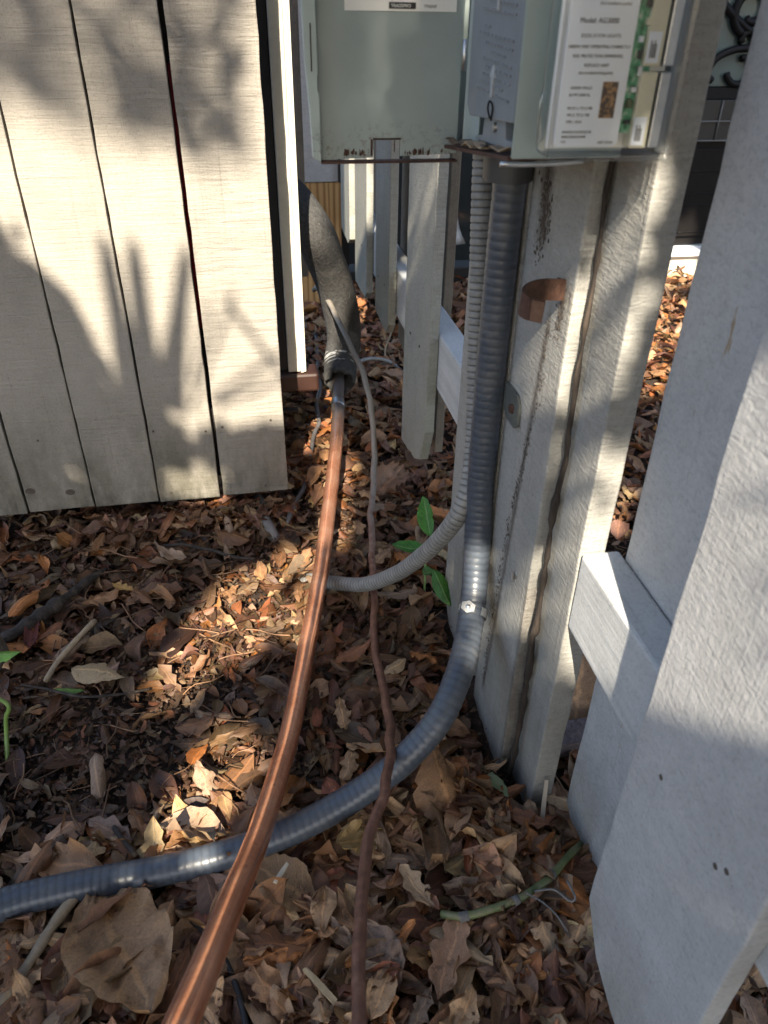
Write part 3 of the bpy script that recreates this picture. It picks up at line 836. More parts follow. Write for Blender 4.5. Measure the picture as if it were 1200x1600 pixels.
# ------------------------------------------------------------------ pipes and conduits
def conduit(name, pts, rad, pitch, groove, mat, parent, sides=24, sub=6, gw=.17):
    P, s = resample(catmull(pts, 14), pitch/sub)
    ph = (s/pitch) % 1
    gv = groove*np.interp(s, [0, .62, .8, 3], [.75, .75, .55, .45])
    base = rad*(1-gv*np.exp(-((ph-.5)/gw)**2))*(1+np.interp(s, np.linspace(0, 3, 60), np.random.default_rng(3).normal(0, .008, 60)))
    V, Fs = sweep(P, base, sides)
    me = raw_mesh(name, V, Fs, mat, True)
    ga = me.attributes.new('groove', 'FLOAT', 'POINT')
    ga.data.foreach_set('value', np.repeat(np.exp(-((ph-.5)/gw)**2), sides).astype(np.float32))
    return link(name, me, parent)
con = thing('conduit', 'large slate grey flexible conduit dropping from box and curving left', 'conduit', (.277, .8, .4))
cpts = [(.277, .803, .785), (.277, .805, .70), (.2768, .805, .62), (.277, .8045, .5242), (.277, .7995, .3897), (.276, .785, .2959), (.268, .756, .236), (.252, .714, .208), (.2302, .668, .192), (.2102, .6368, .178), (.1933, .6179, .163), (.1755, .6073, .145), (.1498, .5975, .122), (.1249, .5926, .100), (.0661, .5805, .068), (-.0083, .5654, .046), (-.0876, .5552, .034), (-.1637, .5496, .030), (-.2577, .5438, .034), (-.3375, .5298, .042), (-.3973, .4982, .060), (-.4478, .4413, .090), (-.50, .37, .13)]
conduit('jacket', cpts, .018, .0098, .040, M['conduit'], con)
bm = bmesh.new()
bmesh.ops.create_cone(bm, cap_ends=True, segments=40, radius1=.0262, radius2=.0262, depth=.030)
bmesh.ops.translate(bm, vec=(.273, .80, .766), verts=bm.verts)
bmesh.ops.bevel(bm, geom=[e for e in bm.edges if abs(e.verts[0].co.z-e.verts[1].co.z) < 1e-5], offset=.002, segments=2, affect='EDGES')
from_bm('gland_nut', bm, M['nut'], con, False)
bm = bmesh.new()
bmesh.ops.create_cone(bm, cap_ends=True, segments=32, radius1=.0215, radius2=.0215, depth=.03)
bmesh.ops.translate(bm, vec=(.273, .80, .795), verts=bm.verts)
from_bm('gland_neck', bm, M['nut'], con, True)
con2 = thing('conduit', 'thinner light grey conduit curling out to the copper pipe', 'conduit', (.281, .88, .4))
s2 = [(.281, .915, .79), (.281, .915, .7438), (.281, .898, .6477), (.281, .876, .5253), (.279, .850, .430), (.2700, .822, .385), (.2616, .8092, .3600), (.2513, .8068, .3300), (.2379, .8303, .2800), (.2218, .8697, .2200), (.1958, .9264, .1450), (.1548, .9947, .0720), (.1061, 1.0587, .0300), (.0743, 1.0983, .010), (.04, 1.13, -.02)]
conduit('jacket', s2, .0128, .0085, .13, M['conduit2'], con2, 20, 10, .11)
bm = bmesh.new()
bmesh.ops.create_cone(bm, cap_ends=True, segments=32, radius1=.019, radius2=.019, depth=.03)
bmesh.ops.translate(bm, vec=(.281, .915, .775), verts=bm.verts)
from_bm('gland_nut', bm, M['nut'], con2, True)

suc = thing('suction_pipe', 'bright copper pipe coming out of black foam sleeve', 'copper pipe', (.0, .7, .06))
cop = [(.202, 1.75, .150), (.1990, 1.70, .1385), (.1876, 1.6172, .131), (.1737, 1.5086, .120), (.1324, 1.2868, .092), (.0821, 1.0395, .064), (.0413, .8668, .052), (.0005, .6895, .062), (-.0397, .5317, .105), (-.0653, .4314, .155), (-.0854, .3536, .195), (-.1011, .2950, .225), (-.1181, .2437, .250), (-.1456, .1956, .270), (-.18, .14, .285)]
tube('copper_tube', cop, .0142, M['copper'], suc, .012, 32, .0003, .002, 4)
cpl = [(.1845, 1.594, .1288), (.1832, 1.583, .1277), (.1816, 1.569, .1263)]
tube('coupling', cpl, .0158, M['steel'], suc, .004, 24)
tube('coupling', [(.1810, 1.565, .1259), (.1806, 1.562, .1256), (.1803, 1.559, .1253)], .0150, M['copper'], suc, .002, 24)
ins = [(-.06, 1.72, .60), (.03, 1.70, .595), (.095, 1.675, .565), (.1454, 1.6597, .5000), (.1741, 1.7098, .4300), (.2007, 1.7521, .3550), (.2190, 1.7711, .2750), (.2247, 1.7756, .2150), (.2180, 1.765, .178), (.2090, 1.735, .155), (.2010, 1.690, .142)]
P, s = resample(catmull(ins, 12), .008)
fr_ = s/s[-1]
rad = np.interp(fr_, [0, .75, .9, 1], [.043, .0425, .041, .039])
rad2 = np.repeat(rad[:, None], 28, 1)*(1+.035*rng.normal(size=(len(P), 28)).cumsum(0).clip(-1, 1)*.5)
V, Fs = sweep(P, rad2, 28, cap=False)
# torn rim, then the hollow inside
Pe, Te = P[-1], (P[-1]-P[-2])/np.linalg.norm(P[-1]-P[-2])
n0 = len(P)
V = list(map(tuple, V))
rim = V[-28:]
for q, (rs, dp) in enumerate([(.86, .010), (.55, -.004), (.40, -.04)]):
    for j in range(28):
        v = Vector(Pe)+(Vector(rim[j])-Vector(Pe))*rs*(1+rnd.uniform(-.08, .08))+Vector(Te)*(dp+rnd.uniform(-.012, .012)*(q < 2))
        V.append(tuple(v))
    a, b = (n0-1+q)*28, (n0+q)*28
    for j in range(28):
        k = (j+1) % 28
        Fs.append((a+j, a+k, b+k, b+j))
link('foam_sleeve', raw_mesh('foam_sleeve', V, Fs, M['foam'], True), suc)
Pt, st_ = resample(P[-11:-3], .0016)
V2, F2 = sweep(Pt, np.full(len(Pt), .0424), 90, cap=False)
mk = vnoise(np.array([f[0] % 90 for f in F2])*.11, np.array([f[0]//90 for f in F2])*.26, 1.0, 12) + .35*vnoise(np.array([f[0] % 90 for f in F2])*.4, np.array([f[0]//90 for f in F2])*.7, 1.0, 13)
keep = [f for i, f in enumerate(F2) if mk[i] > .17]
link('torn_tape', raw_mesh('torn_tape', V2+np.array([0, -.0006, .0006]), keep, M['tape'], True), suc)

thin = [(.165, 1.90, .30), (.1712, 1.8495, .3165), (.1762, 1.8055, .3253), (.1813, 1.7548, .3243), (.1895, 1.6617, .3160), (.2015, 1.5675, .2981), (.2179, 1.4892, .2688), (.2278, 1.4301, .2390), (.2329, 1.3854, .1929), (.2311, 1.3482, .1382), (.2188, 1.290, .096), (.2012, 1.2038, .078), (.184, 1.0912, .070), (.1684, .9756, .062), (.1495, .8679, .062), (.1467, .7924, .068), (.1422, .7145, .085), (.1331, .6385, .112), (.1211, .5804, .137), (.1047, .5295, .158), (.0864, .4864, .165), (.0713, .4448, .175), (.0574, .3881, .195), (.0443, .3195, .220), (.0337, .2570, .245), (.0248, .2080, .260), (.012, .15, .275)]
tag(tube('liquid_line', thin, .0062, M['thin'], None, .008, 14, .0014, .02, 7), 'thin brown tarnished copper line beside the bright copper pipe', 'copper line')
tag(tube('cable', [(.1945, 2.4371, .04), (.1954, 2.2523, .05), (.1806, 2.0254, .06), (.1641, 1.9134, .07), (.1657, 1.8293, .07), (.1475, 1.7370, .06), (.1415, 1.6510, .05), (.1196, 1.5744, .04), (.1037, 1.4740, .03), (.0779, 1.3773, .03), (.0479, 1.2908, .03), (.0353, 1.2728, .005)], .0052, M['cable'], None, .01, 8, .0015, .05, 3), 'thin grey cable hanging left of the black foam sleeve', 'cable')
tag(tube('cable', [(.27, 1.905, .088), (.2920, 1.9228, .0900), (.3291, 1.9434, .0850), (.3677, 1.9560, .0700), (.3979, 1.9492, .0500), (.4123, 1.9264, .0300)], .0052, M['conduit2'], None, .01, 8), 'short grey cable looping under the far fence rail', 'cable')
tag(tube('twig', [(.3518, 1.9351, .03), (.37, 1.9987, .06), (.3878, 2.0402, .11), (.4138, 2.0838, .15), (.4422, 2.1158, .17)], .003, M['stick'], None, .01, 6, .002, .1, 2, [1, .8, .5]), 'bent dry twig standing beside the far grey cable loop', 'twig')
tag(tube('cable', [(-.15, .525, .004), (-.1382, .5060, .014), (-.1265, .4916, .016), (-.1043, .4659, .018), (-.0886, .4387, .020), (-.0775, .4125, .020), (-.0697, .3848, .020), (-.0664, .3601, .020), (-.066, .32, .02)], .0036, M['cableblack'], None, .006, 10), 'black cable on the leaves passing under the copper pipe', 'cable')

# straps and clips
def band(name, pts, width_vec, th, mat, label=None, cat=None, parent=None):
    """flat metal band: centre line pts, swept across width_vec"""
    P, s = resample(catmull(pts, 10), .002)
    T_ = np.gradient(P, axis=0); T_ /= np.linalg.norm(T_, axis=1)[:, None]
    W = np.array(width_vec, float)
    Nn = np.cross(T_, W); Nn /= np.linalg.norm(Nn, axis=1)[:, None]
    V = np.concatenate([np.stack([P-W*.5-Nn*th/2, P+W*.5-Nn*th/2, P+W*.5+Nn*th/2, P-W*.5+Nn*th/2], 1)]).reshape(-1, 3)
    Fs = []
    for i in range(len(P)-1):
        for j in range(4):
            k = (j+1) % 4
            Fs.append((i*4+j, i*4+k, i*4+4+k, i*4+4+j))
    Fs += [(3, 2, 1, 0), tuple(len(V)-4+j for j in range(4))]
    o = link(name, raw_mesh(name, V, Fs, mat), parent)
    if label: tag(o, label, cat)
    return o
st = thing('pipe_strap', 'rusty bent pipe strap sticking out from the picket', 'strap', (.285, .65, .67))
band('strap_band', [(.2945, .668, .678), (.2820, .664, .680), (.2690, .659, .682), (.2570, .652, .683), (.2465, .643, .683), (.2400, .6335, .682), (.2385, .6255, .6805), (.2420, .6195, .679), (.2490, .6175, .6775), (.2555, .6172, .676)], (.002, .002, .0195), .0024, M['rust'], parent=st)
band('strap_foot', [(.2940, .667, .678), (.2935, .674, .677), (.2937, .684, .676)], (0, 0, .018), .002, M['rust'], parent=st)
band('strap_tip', [(.2432, .6154, .6785), (.2485, .6154, .6775), (.2547, .6152, .676)], (.0005, .001, .0180), .0008, plain('worn rust face', (.15, .085, .06), .75, 0, .4, 200, .6), parent=st)
cl = thing('conduit_clamp', 'small galvanised one hole clamp around lower bend of large conduit', 'clamp', (.255, .70, .225))
axis = Vector((-.26, -.46, -.35)).normalized(); cc = Vector((.2620, .735, .221))
e1 = axis.cross(Vector((0, 0, 1))).normalized(); e2 = axis.cross(e1)
arc = [cc+(e1*math.cos(a)+e2*math.sin(a))*.0192 for a in np.linspace(math.radians(-20), math.radians(230), 20)]
bestc = Vector((0, 0, .9))
band('clamp_band', [tuple(p) for p in arc], tuple(axis*.011), .0014, M['steel'], parent=cl)
vd = (Vector((0, 0, H))-cc); vd = (vd-axis*vd.dot(axis)).normalized()
side = axis.cross(vd)
if side.x > 0: side = -side
tabc = cc+vd*.0185+side*.008
bm = bmesh.new()
ring = [bm.verts.new(tabc+(axis*math.cos(a)*.0085+(-side)*math.sin(a)*.0105)) for a in np.linspace(0, 2*math.pi, 6, endpoint=False)]
f = bm.faces.new(ring)
ex = bmesh.ops.extrude_face_region(bm, geom=[f])
bmesh.ops.translate(bm, vec=vd*.0022, verts=[g for g in ex['geom'] if isinstance(g, bmesh.types.BMVert)])
bmesh.ops.recalc_face_normals(bm, faces=bm.faces)
tab = from_bm('clamp_tab', bm, M['steel'], cl)
bm = bmesh.new()
bmesh.ops.create_icosphere(bm, subdivisions=2, radius=.0032)
for v in bm.verts: v.co = tabc+vd*.003+axis*v.co.x+side*v.co.y+vd*(v.co.z*.5)
from_bm('rivet', bm, M['steel'], cl, True)
c2 = thing('conduit_clamp', 'grey clamp tab with rusty screw behind the conduit at mid height', 'clamp', (.294, .77, .51))
slab('clamp_tab', [(.735, .498), (.748, .49), (.775, .492), (.79, .50), (.79, .53), (.775, .533), (.748, .532), (.738, .524)], 'x', .2915, .2945, plain('dull grey clamp metal', (.13, .14, .13), .5, .3, .3, 120, .3), c2, .0006, .2, 0, 1)
disc('screw_head', .2905, .757, .511, .0062, M['rust'], c2, 'x', .005)
stp = thing('staple', 'small shiny staple in the face of the strapped picket', 'staple', (.294, .692, .313))
band('staple_wire', [(.2945, .690, .323), (.2930, .690, .3225), (.2925, .6905, .316), (.2930, .691, .308), (.2945, .691, .3075)], (.0, .004, .0), .0012, M['steel'], parent=stp)
disc('dent', .2944, .688, .318, .0055, M['steel'], stp, 'x', .0006)

# ------------------------------------------------------------------ leaves
def prof(kind, t, r):
    if kind == 'oval': return np.sin(np.pi*t**.92)**.75
    if kind == 'lance': return np.sin(np.pi*t**.85)**1.05
    if kind == 'obovate': return np.sin(np.pi*t**1.45)**.8
    if kind == 'oak':
        b = np.sin(np.pi*t**1.1)**.7
        return b*(.80+.22*np.sin(2*np.pi*(3.2*t+r.uniform(0, 1))))
    if kind == 'frag':
        b = .55+.45*r.random(len(t)); b[0] *= .5; b[-1] *= .3
        return b
    return np.sin(np.pi*t)
ASP = dict(oval=.52, lance=.30, obovate=.46, oak=.46, frag=.75)

def leaf_template(kind, nst, hc, r, curl=1.0):
    """unit leaf along +Y, returns verts, quads, blade coords"""
    t_ = np.linspace(0, 1, nst)
    w = prof(kind, t_, r)
    w = np.maximum(w, .03)
    uu = np.linspace(-1, 1, 2*hc+1)
    cup = r.normal(0, .55)*curl
    if abs(cup) < .2: cup = .3*np.sign(cup+1e-3)
    bend = r.normal(0, .45)*curl
    twist = r.normal(0, .5)*curl
    roll_ = r.random() < .22
    V, Bc = [], []
    off = np.cumsum(r.normal(0, .012, nst))
    en = .05 if nst < 9 else .022
    wl_ = w*(1+r.normal(0, en, nst)); wr_ = w*(1+r.normal(0, en, nst))
    wav = r.normal(0, .035*curl, (nst, 2*hc+1)); wav[:, hc] *= .3
    for i in range(nst):
        y = t_[i]-.5
        for j, u in enumerate(uu):
            hw = (wl_[i] if u < 0 else wr_[i])*ASP[kind]*.5
            if roll_:
                Rr = ASP[kind]*.5/(1.6*curl+.2)
                a = u*hw/Rr
                x, z = Rr*math.sin(a), Rr*(1-math.cos(a))
            else:
                x, z = u*hw, cup*(u*hw)**2*3.2 + .05*abs(u)*hw*6*np.sign(cup)*.5
            z += bend*y*y + wav[i, j]*(.4+abs(u))
            a = twist*y
            x, z = x*math.cos(a)-z*math.sin(a), x*math.sin(a)+z*math.cos(a)
            V.append((x+off[i], y, z)); Bc.append((u, t_[i], 0))
    n = 2*hc+1
    Fs = [(i*n+j, i*n+j+1, (i+1)*n+j+1, (i+1)*n+j) for i in range(nst-1) for j in range(n-1)]
    V = np.array(V); V[:, 2] -= np.median(V[:, 2])
    return V, np.array(Fs), np.array(Bc)

PAL = np.array([(.130, .078, .046), (.190, .112, .064), (.250, .158, .092), (.330, .225, .140), (.230, .100, .042), (.310, .140, .052),
                (.165, .098, .066), (.280, .205, .145), (.400, .290, .185), (.095, .048, .034), (.240, .125, .078), (.190, .132, .098)])
def pick_cols(n, r, w=None):
    c = PAL[r.choice(len(PAL), n, p=w)]
    return c*(1+r.normal(0, .16, (n, 1))).clip(.5, 1.5)*(1+r.normal(0, .05, (n, 3)))

def rot_mats(n, r, tilt, axisflat=None):
    yaw_ = r.uniform(0, 2*np.pi, n); pa = r.uniform(0, 2*np.pi, n); ta = np.abs(r.normal(0, tilt, n)).clip(0, 1.3)
    flip = np.where(r.random(n) < .5, 1, -1)
    cy, sy = np.cos(yaw_), np.sin(yaw_)
    Z = np.zeros(n); O = np.ones(n)
    Rz = np.stack([np.stack([cy, -sy, Z], -1), np.stack([sy, cy, Z], -1), np.stack([Z, Z, O], -1)], 1)
    ax = np.stack([np.cos(pa), np.sin(pa), Z], -1)
    K = np.zeros((n, 3, 3)); K[:, 0, 1] = -ax[:, 2]; K[:, 0, 2] = ax[:, 1]; K[:, 1, 0] = ax[:, 2]; K[:, 1, 2] = -ax[:, 0]; K[:, 2, 0] = -ax[:, 1]; K[:, 2, 1] = ax[:, 0]
    I = np.eye(3)[None]
    Rt = I+np.sin(ta)[:, None, None]*K+(1-np.cos(ta))[:, None, None]*(K@K)
    F_ = np.zeros((n, 3, 3)); F_[:, 0, 0] = 1; F_[:, 1, 1] = 1; F_[:, 2, 2] = flip
    return Rt@Rz@F_

class Heap:
    def __init__(s): s.V, s.F, s.C, s.B, s.n = [], [], [], [], 0
    def add(s, V, F_, C, B):
        """V (n,k,3), F (m,4), C (n,3), B (k,3)"""
        n, k = V.shape[:2]
        s.V.append(V.reshape(-1, 3)); s.C.append(np.repeat(C, k, 0)); s.B.append(np.tile(B, (n, 1)))
        s.F.append((F_[None]+(s.n+np.arange(n)*k)[:, None, None]).reshape(-1, F_.shape[1])); s.n += n*k
    def build(s, name, mat, smooth=True):
        V = np.concatenate(s.V); F_ = np.concatenate(s.F); C = np.concatenate(s.C); B = np.concatenate(s.B)
        me = bpy.data.meshes.new(name)
        me.vertices.add(len(V)); me.vertices.foreach_set('co', V.astype(np.float32).ravel())
        q = F_.shape[1]
        me.loops.add(F_.size); me.loops.foreach_set('vertex_index', F_.astype(np.int32).ravel())
        me.polygons.add(len(F_)); me.polygons.foreach_set('loop_start', (np.arange(len(F_))*q).astype(np.int32))
        me.polygons.foreach_set('use_smooth', np.full(len(F_), smooth))
        a = me.attributes.new('tint', 'FLOAT_COLOR', 'POINT'); a.data.foreach_set('color', np.c_[C, np.ones(len(C))].astype(np.float32).ravel())
        b = me.attributes.new('blade', 'FLOAT_VECTOR', 'POINT'); b.data.foreach_set('vector', B.astype(np.float32).ravel())
        me.materials.append(mat); me.update(calc_edges=True); me.validate()
        return link(name, me)

def scatter(heap, r, n, x0, x1, y0, y1, lmin, lmax, kinds, lift, tilt, nst, hc, curl, dark=1.0, reject=None, per=14, w=None):
    x = r.uniform(x0, x1, n); y = r.uniform(y0, y1, n)
    ok = np.ones(n, bool)
    # pickets that reach the ground
    ok &= ~((x > .27) & (x < .39) & (y > .56) & (y < 1.0))
    if reject is not None: ok &= ~reject(x, y, r)
    x, y = x[ok], y[ok]; n = len(x)
    L = lmin+(lmax-lmin)*r.random(n)**1.6
    z = zg(x, y)+lift[0]+(lift[1]-lift[0])*r.random(n)
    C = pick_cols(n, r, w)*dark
    Rm = rot_mats(n, r, tilt)
    ids = r.integers(0, per, n)
    for k in range(per):
        m = ids == k
        if not m.any(): continue
        V, F_, B = leaf_template(kinds[k % len(kinds)], nst, hc, r, curl)
        W = V[None]*L[m][:, None, None]
        W = np.einsum('nij,nkj->nki', Rm[m], W)
        W += np.stack([x[m], y[m], z[m]], -1)[:, None]
        heap.add(W, F_, C[m], B)

def bare(x, y, r):
    """patches where the dark humus shows through"""
    d = np.exp(-(((x+.27)/.13)**2+((y-.75)/.085)**2)**2) + np.exp(-(((x-.10)/.07)**2+((y-1.33)/.16)**2)**2)*.75 + np.exp(-(((x+.13)/.10)**2+((y-.86)/.05)**2))*.55 + np.exp(-(((x+.36)/.08)**2+((y-.58)/.05)**2))*.7
    d = d + .50*((x < .04) & (y > .60) & (y < 1.22))
    return r.random(len(x)) < np.minimum(d, .95)

r = np.random.default_rng(5)
hp = Heap()
MIX = ['oval', 'lance', 'oak', 'obovate', 'oval', 'lance', 'obovate']
PW = np.array([.09, .12, .13, .13, .04, .03, .09, .13, .10, .04, .05, .12]); PW = PW/PW.sum()
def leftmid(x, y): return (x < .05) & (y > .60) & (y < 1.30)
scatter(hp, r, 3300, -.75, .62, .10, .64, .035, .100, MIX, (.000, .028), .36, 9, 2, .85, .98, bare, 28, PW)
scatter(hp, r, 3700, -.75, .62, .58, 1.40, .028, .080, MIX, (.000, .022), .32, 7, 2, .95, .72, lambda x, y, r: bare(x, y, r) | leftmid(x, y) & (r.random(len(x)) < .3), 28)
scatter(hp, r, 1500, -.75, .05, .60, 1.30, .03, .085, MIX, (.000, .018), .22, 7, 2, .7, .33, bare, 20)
scatter(hp, r, 420, -.30, .06, 1.27, 1.345, .03, .07, MIX, (.0, .036), .4, 7, 2, 1.0, .8, None, 14)
scatter(hp, r, 26000, -.75, .62, .10, 1.42, .006, .024, ['frag', 'frag', 'oak', 'lance'], (-.002, .016), .40, 3, 1, 1.2, .40, lambda x, y, r: r.random(len(x)) < .1, 20)
scatter(hp, r, 2000, .02, .36, 1.40, 2.9, .03, .08, MIX, (.0, .02), .32, 6, 1, 1.0, .9, None, 14)
scatter(hp, r, 6000, .36, 1.95, .35, 2.68, .035, .085, MIX, (.0, .03), .38, 6, 1, 1.1, 1.0, None, 20)
scatter(hp, r, 1500, .36, .75, -.1, .9, .03, .07, MIX, (.0, .025), .38, 7, 2, 1.1, 1.0, None, 14)
scatter(hp, r, 4000, .36, 1.7, .9, 2.65, .012, .03, ['frag', 'lance'], (.0, .026), .4, 3, 1, 1.2, .9, None, 14)
scatter(hp, r, 900, -.62, .10, 1.40, 1.95, .03, .07, MIX, (.0, .02), .32, 5, 1, 1.0, .8, None, 14)
scatter(hp, r, 2500, -3.2, 3.2, -2.2, .1, .04, .09, MIX, (.0, .02), .32, 4, 1, 1.0, .9, None, 14)
scatter(hp, r, 1500, -3.2, -.75, .1, 3.0, .04, .09, MIX, (.0, .02), .32, 4, 1, 1.0, .9, None, 14)
# leaves heaped against the foot of the fence
scatter(hp, r, 520, .20, .31, .22, .64, .03, .075, MIX, (.008, .038), .55, 7, 2, 1.2, 1.0, None, 20)
tag(hp.build('leaf_litter', M['litter']), kind='stuff')

# crumbs of humus
r = np.random.default_rng(8)
hp = Heap()
octa = np.array([(1, 0, 0), (0, 1, 0), (-1, 0, 0), (0, -1, 0), (0, 0, 1), (0, 0, -1)], float)
OF = np.array([(0, 1, 4), (1, 2, 4), (2, 3, 4), (3, 0, 4), (1, 0, 5), (2, 1, 5), (3, 2, 5), (0, 3, 5)])
n = 16000
x = r.uniform(-.62, .40, n); y = r.uniform(.2, 1.5, n)
keep = (r.random(n) < .35) | bare(x, y, r)
x, y = x[keep], y[keep]; n = len(x)
sz = .0012+.0045*r.random(n)**2.5
W = octa[None]*(sz[:, None, None])*np.array([1.6, 1.0, .6])*(1+.3*r.normal(size=(n, 6, 1)))
W = np.einsum('nij,nkj->nki', rot_mats(n, r, .6), W)+np.stack([x, y, zg(x, y)+.004+.006*r.random(n)], -1)[:, None]
hp.add(W, OF, np.array([(.055, .032, .020)])*(.4+1.5*r.random((n, 1)))*np.array([1, 1, 1]), np.full((6, 3), .5))
tag(hp.build('humus_crumbs', M['litter'], False), kind='stuff')

# small twigs and needles
r = np.random.default_rng(9)
hp = Heap()
n = 1500
for k in range(10):
    m = n//10
    pts = np.array([(0, -.5, 0), (r.normal(0, .05), -.15, .02), (r.normal(0, .06), .2, -.01), (0, .5, .03)])
    P, s = resample(catmull(pts, 4), .16)
    V, Fs = sweep(P, np.full(len(P), .016), 4, cap=False)
    L = .018+.07*r.random(m)**2
    x = r.uniform(-.65, .9, m); y = r.uniform(.2, 1.7, m)
    W = V[None]*L[:, None, None]
    W = np.einsum('nij,nkj->nki', rot_mats(m, r, .22), W)+np.stack([x, y, zg(x, y)+.012+.014*r.random(m)], -1)[:, None]
    hp.add(W, np.array(Fs), np.array([(.17, .11, .07)])*(.4+1.2*r.random((m, 1))), np.full((len(V), 3), .5))
tag(hp.build('leaf_stalks', M['litter']), kind='stuff')

def mesh_leaf(kind, r, nst, hc, curl, mat, tmpl=None):
    V, F_, B = tmpl if tmpl else leaf_template(kind, nst, hc, r, curl)
    me = bpy.data.meshes.new('leaf')
    me.from_pydata(V.tolist(), [], F_.tolist())
    me.polygons.foreach_set('use_smooth', [True]*len(me.polygons))
    b = me.attributes.new('blade', 'FLOAT_VECTOR', 'POINT'); b.data.foreach_set('vector', B.astype(np.float32).ravel())
    me.materials.append(mat); me.update()
    return me

# individual leaves lying on top
r = np.random.default_rng(21)
KN = {'oval': 'oval', 'lance': 'narrow', 'obovate': 'blunt', 'oak': 'lobed oak'}
lib = [(k, mesh_leaf(k, r, 17 if k == 'oak' else 10, 3, 1.0, M['leaf'])) for k in ['oval', 'oak', 'lance', 'oak', 'obovate', 'oak', 'lance', 'oval', 'oak', 'obovate', 'oval', 'oak', 'lance', 'oak', 'oval', 'oak'] for _ in (0, 1)]
CN = [((.16, .09, .05), 'dark brown'), ((.27, .168, .096), 'mid brown'), ((.40, .285, .18), 'pale tan'), ((.36, .165, .06), 'orange brown'), ((.25, .195, .15), 'greyish'), ((.25, .105, .07), 'reddish')]
def spot(x, y):
    if x > .36:
        return 'beyond the fence rail' if y < 1.0 else ('beyond the fence farther back' if x < .65 else 'beyond the fence near the door')
    if x > .2:
        if y < .45: return 'heaped against the widest picket'
        if y < .62: return 'by the foot of the grooved pickets'
        return 'against the strapped picket' if y < 1.0 else ('below the slanted picket' if y < 1.5 else 'below the far pickets')
    if y > 1.05 and x < .02: return 'under the left boards' if x < -.25 else 'under the right boards'
    if y > 1.0: return 'between copper pipe and pickets'
    if y < .53:
        if x < -.12: return 'by the big magnolia leaf'
        if x < .02: return 'under the copper pipe'
        return 'beside the thin copper line' if x < .11 else 'around the green runner stem'
    if x > .05: return 'inside the large conduit bend' if y < .72 else 'between the two conduits'
    if x < -.28: return 'on soil by the green sprout'
    if x < -.12: return 'on dark soil by the half leaf' if y > .72 else 'just above the lying conduit'
    return 'in the sunny patch' if y > .8 else 'beside the copper pipe'
def size_word(L): return 'small' if L < .055 else ('large' if L > .070 else 'medium')
NAMED = [(-.2, .465, .10), (-.281, .902, .055), (-.022, .505, .055), (.137, .478, .045), (.158, .395, .06), (.196, .604, .06), (.17, .535, .05), (.262, .6, .035), (-.117, .715, .03), (.119, .87, .035), (.178, .835, .03), (-.262, 1.10, .03)]
cnt = 0
while cnt < 285:
    q = r.random()
    if q < .55: x, y = r.uniform(-.33, .30), r.uniform(.22, .60)
    elif q < .85: x, y = r.uniform(-.46, .26), r.uniform(.58, 1.25)
    elif q < .92: x, y = r.uniform(.10, .28), r.uniform(1.25, 1.9)
    else: x, y = r.uniform(.39, 1.0), r.uniform(.6, 1.7)
    if bare(np.array([x]), np.array([y]), r)[0] and r.random() < .8: continue
    if -.40 < x < .02 and .62 < y < 1.2 and r.random() < .45: continue
    if any(math.hypot(x-a, y-b) < q_ for a, b, q_ in NAMED): continue
    kind, me = lib[r.integers(0, len(lib))]
    ci = r.choice(len(CN), p=[.20, .29, .20, .07, .18, .06])
    L = r.uniform(.045, .082)*(1.0 if kind != 'lance' else 1.1)*(1.18 if y < .62 else 1.0)
    o = bpy.data.objects.new('fallen_leaf', me); COL.objects.link(o)
    Rm = rot_mats(1, r, .27)[0]
    Mx = Matrix([list(row) for row in Rm]).to_4x4()
    o.matrix_world = Matrix.Translation((x, y, float(zg(x, y))+.017+.014*r.random())) @ Mx @ Matrix.Scale(L, 4)
    c = np.array(CN[ci][0])*(1+r.normal(0, .13))*(1.2 if y < .62 else 1.0)
    o.color = (*c.clip(.02, .6), 1)
    tag(o, '%s %s %s leaf %s' % (size_word(L), CN[ci][1], KN[kind], spot(x, y)), 'leaf', 'dead leaves on the ground')
    cnt += 1

# leaves that would read alike are told apart by their order from left to right
byl = {}
for o in COL.objects:
    if o.name.startswith('fallen_leaf'): byl.setdefault(o['label'], []).append(o)
def image_x(o):
    d = o.matrix_world.translation-Vector((0, 0, H))
    return d.dot(R)/d.dot(fwd)
for lb_, os_ in byl.items():
    if len(os_) < 2: continue
    os_.sort(key=image_x)
    for k, o in enumerate(os_):
        pre = 'leftmost' if k == 0 else ('rightmost' if k == len(os_)-1 else ['second', 'third', 'fourth', 'fifth', 'sixth', 'seventh', 'eighth'][k-1]+' from left')
        o['label'] = pre+' '+lb_

# leaves worth naming on their own
def leafobj(name, kind, pos, L, yaw_, pitch_, roll_, col, label, wid=1.0, curl=.6, seed=0, mat='leaf', nst=18, hc=4, cat='leaf'):
    rr_ = np.random.default_rng(seed)
    o = link(name, mesh_leaf(kind, rr_, nst, hc, curl, M[mat]))
    o.matrix_world = Matrix.Translation(pos) @ Matrix.Rotation(yaw_, 4, 'Z') @ Matrix.Rotation(pitch_, 4, 'X') @ Matrix.Rotation(roll_, 4, 'Y') @ Matrix.Diagonal((L*wid, L, L, 1))
    o.color = (*col, 1)
    tag(o, label, cat)
    return o
D_ = math.radians
leafobj('magnolia_leaf', 'oval', (-.200, .462, .040), .175, D_(207), D_(5), D_(-6), (.33, .225, .13), 'largest tan magnolia leaf lying just below the conduit at lower left', 1.2, .6, 43)
leafobj('magnolia_leaf', 'obovate', (-.281, .902, .026), .085, D_(70), D_(6), D_(8), (.40, .34, .23), 'pale straw coloured half leaf on the dark soil', 1.35, .25, 5)
leafobj('magnolia_leaf', 'obovate', (.196, .604, .052), .125, D_(195), D_(-32), D_(-14), (.26, .165, .095), 'big folded brown leaf leaning under the conduit bend', 1.3, .8, 8)
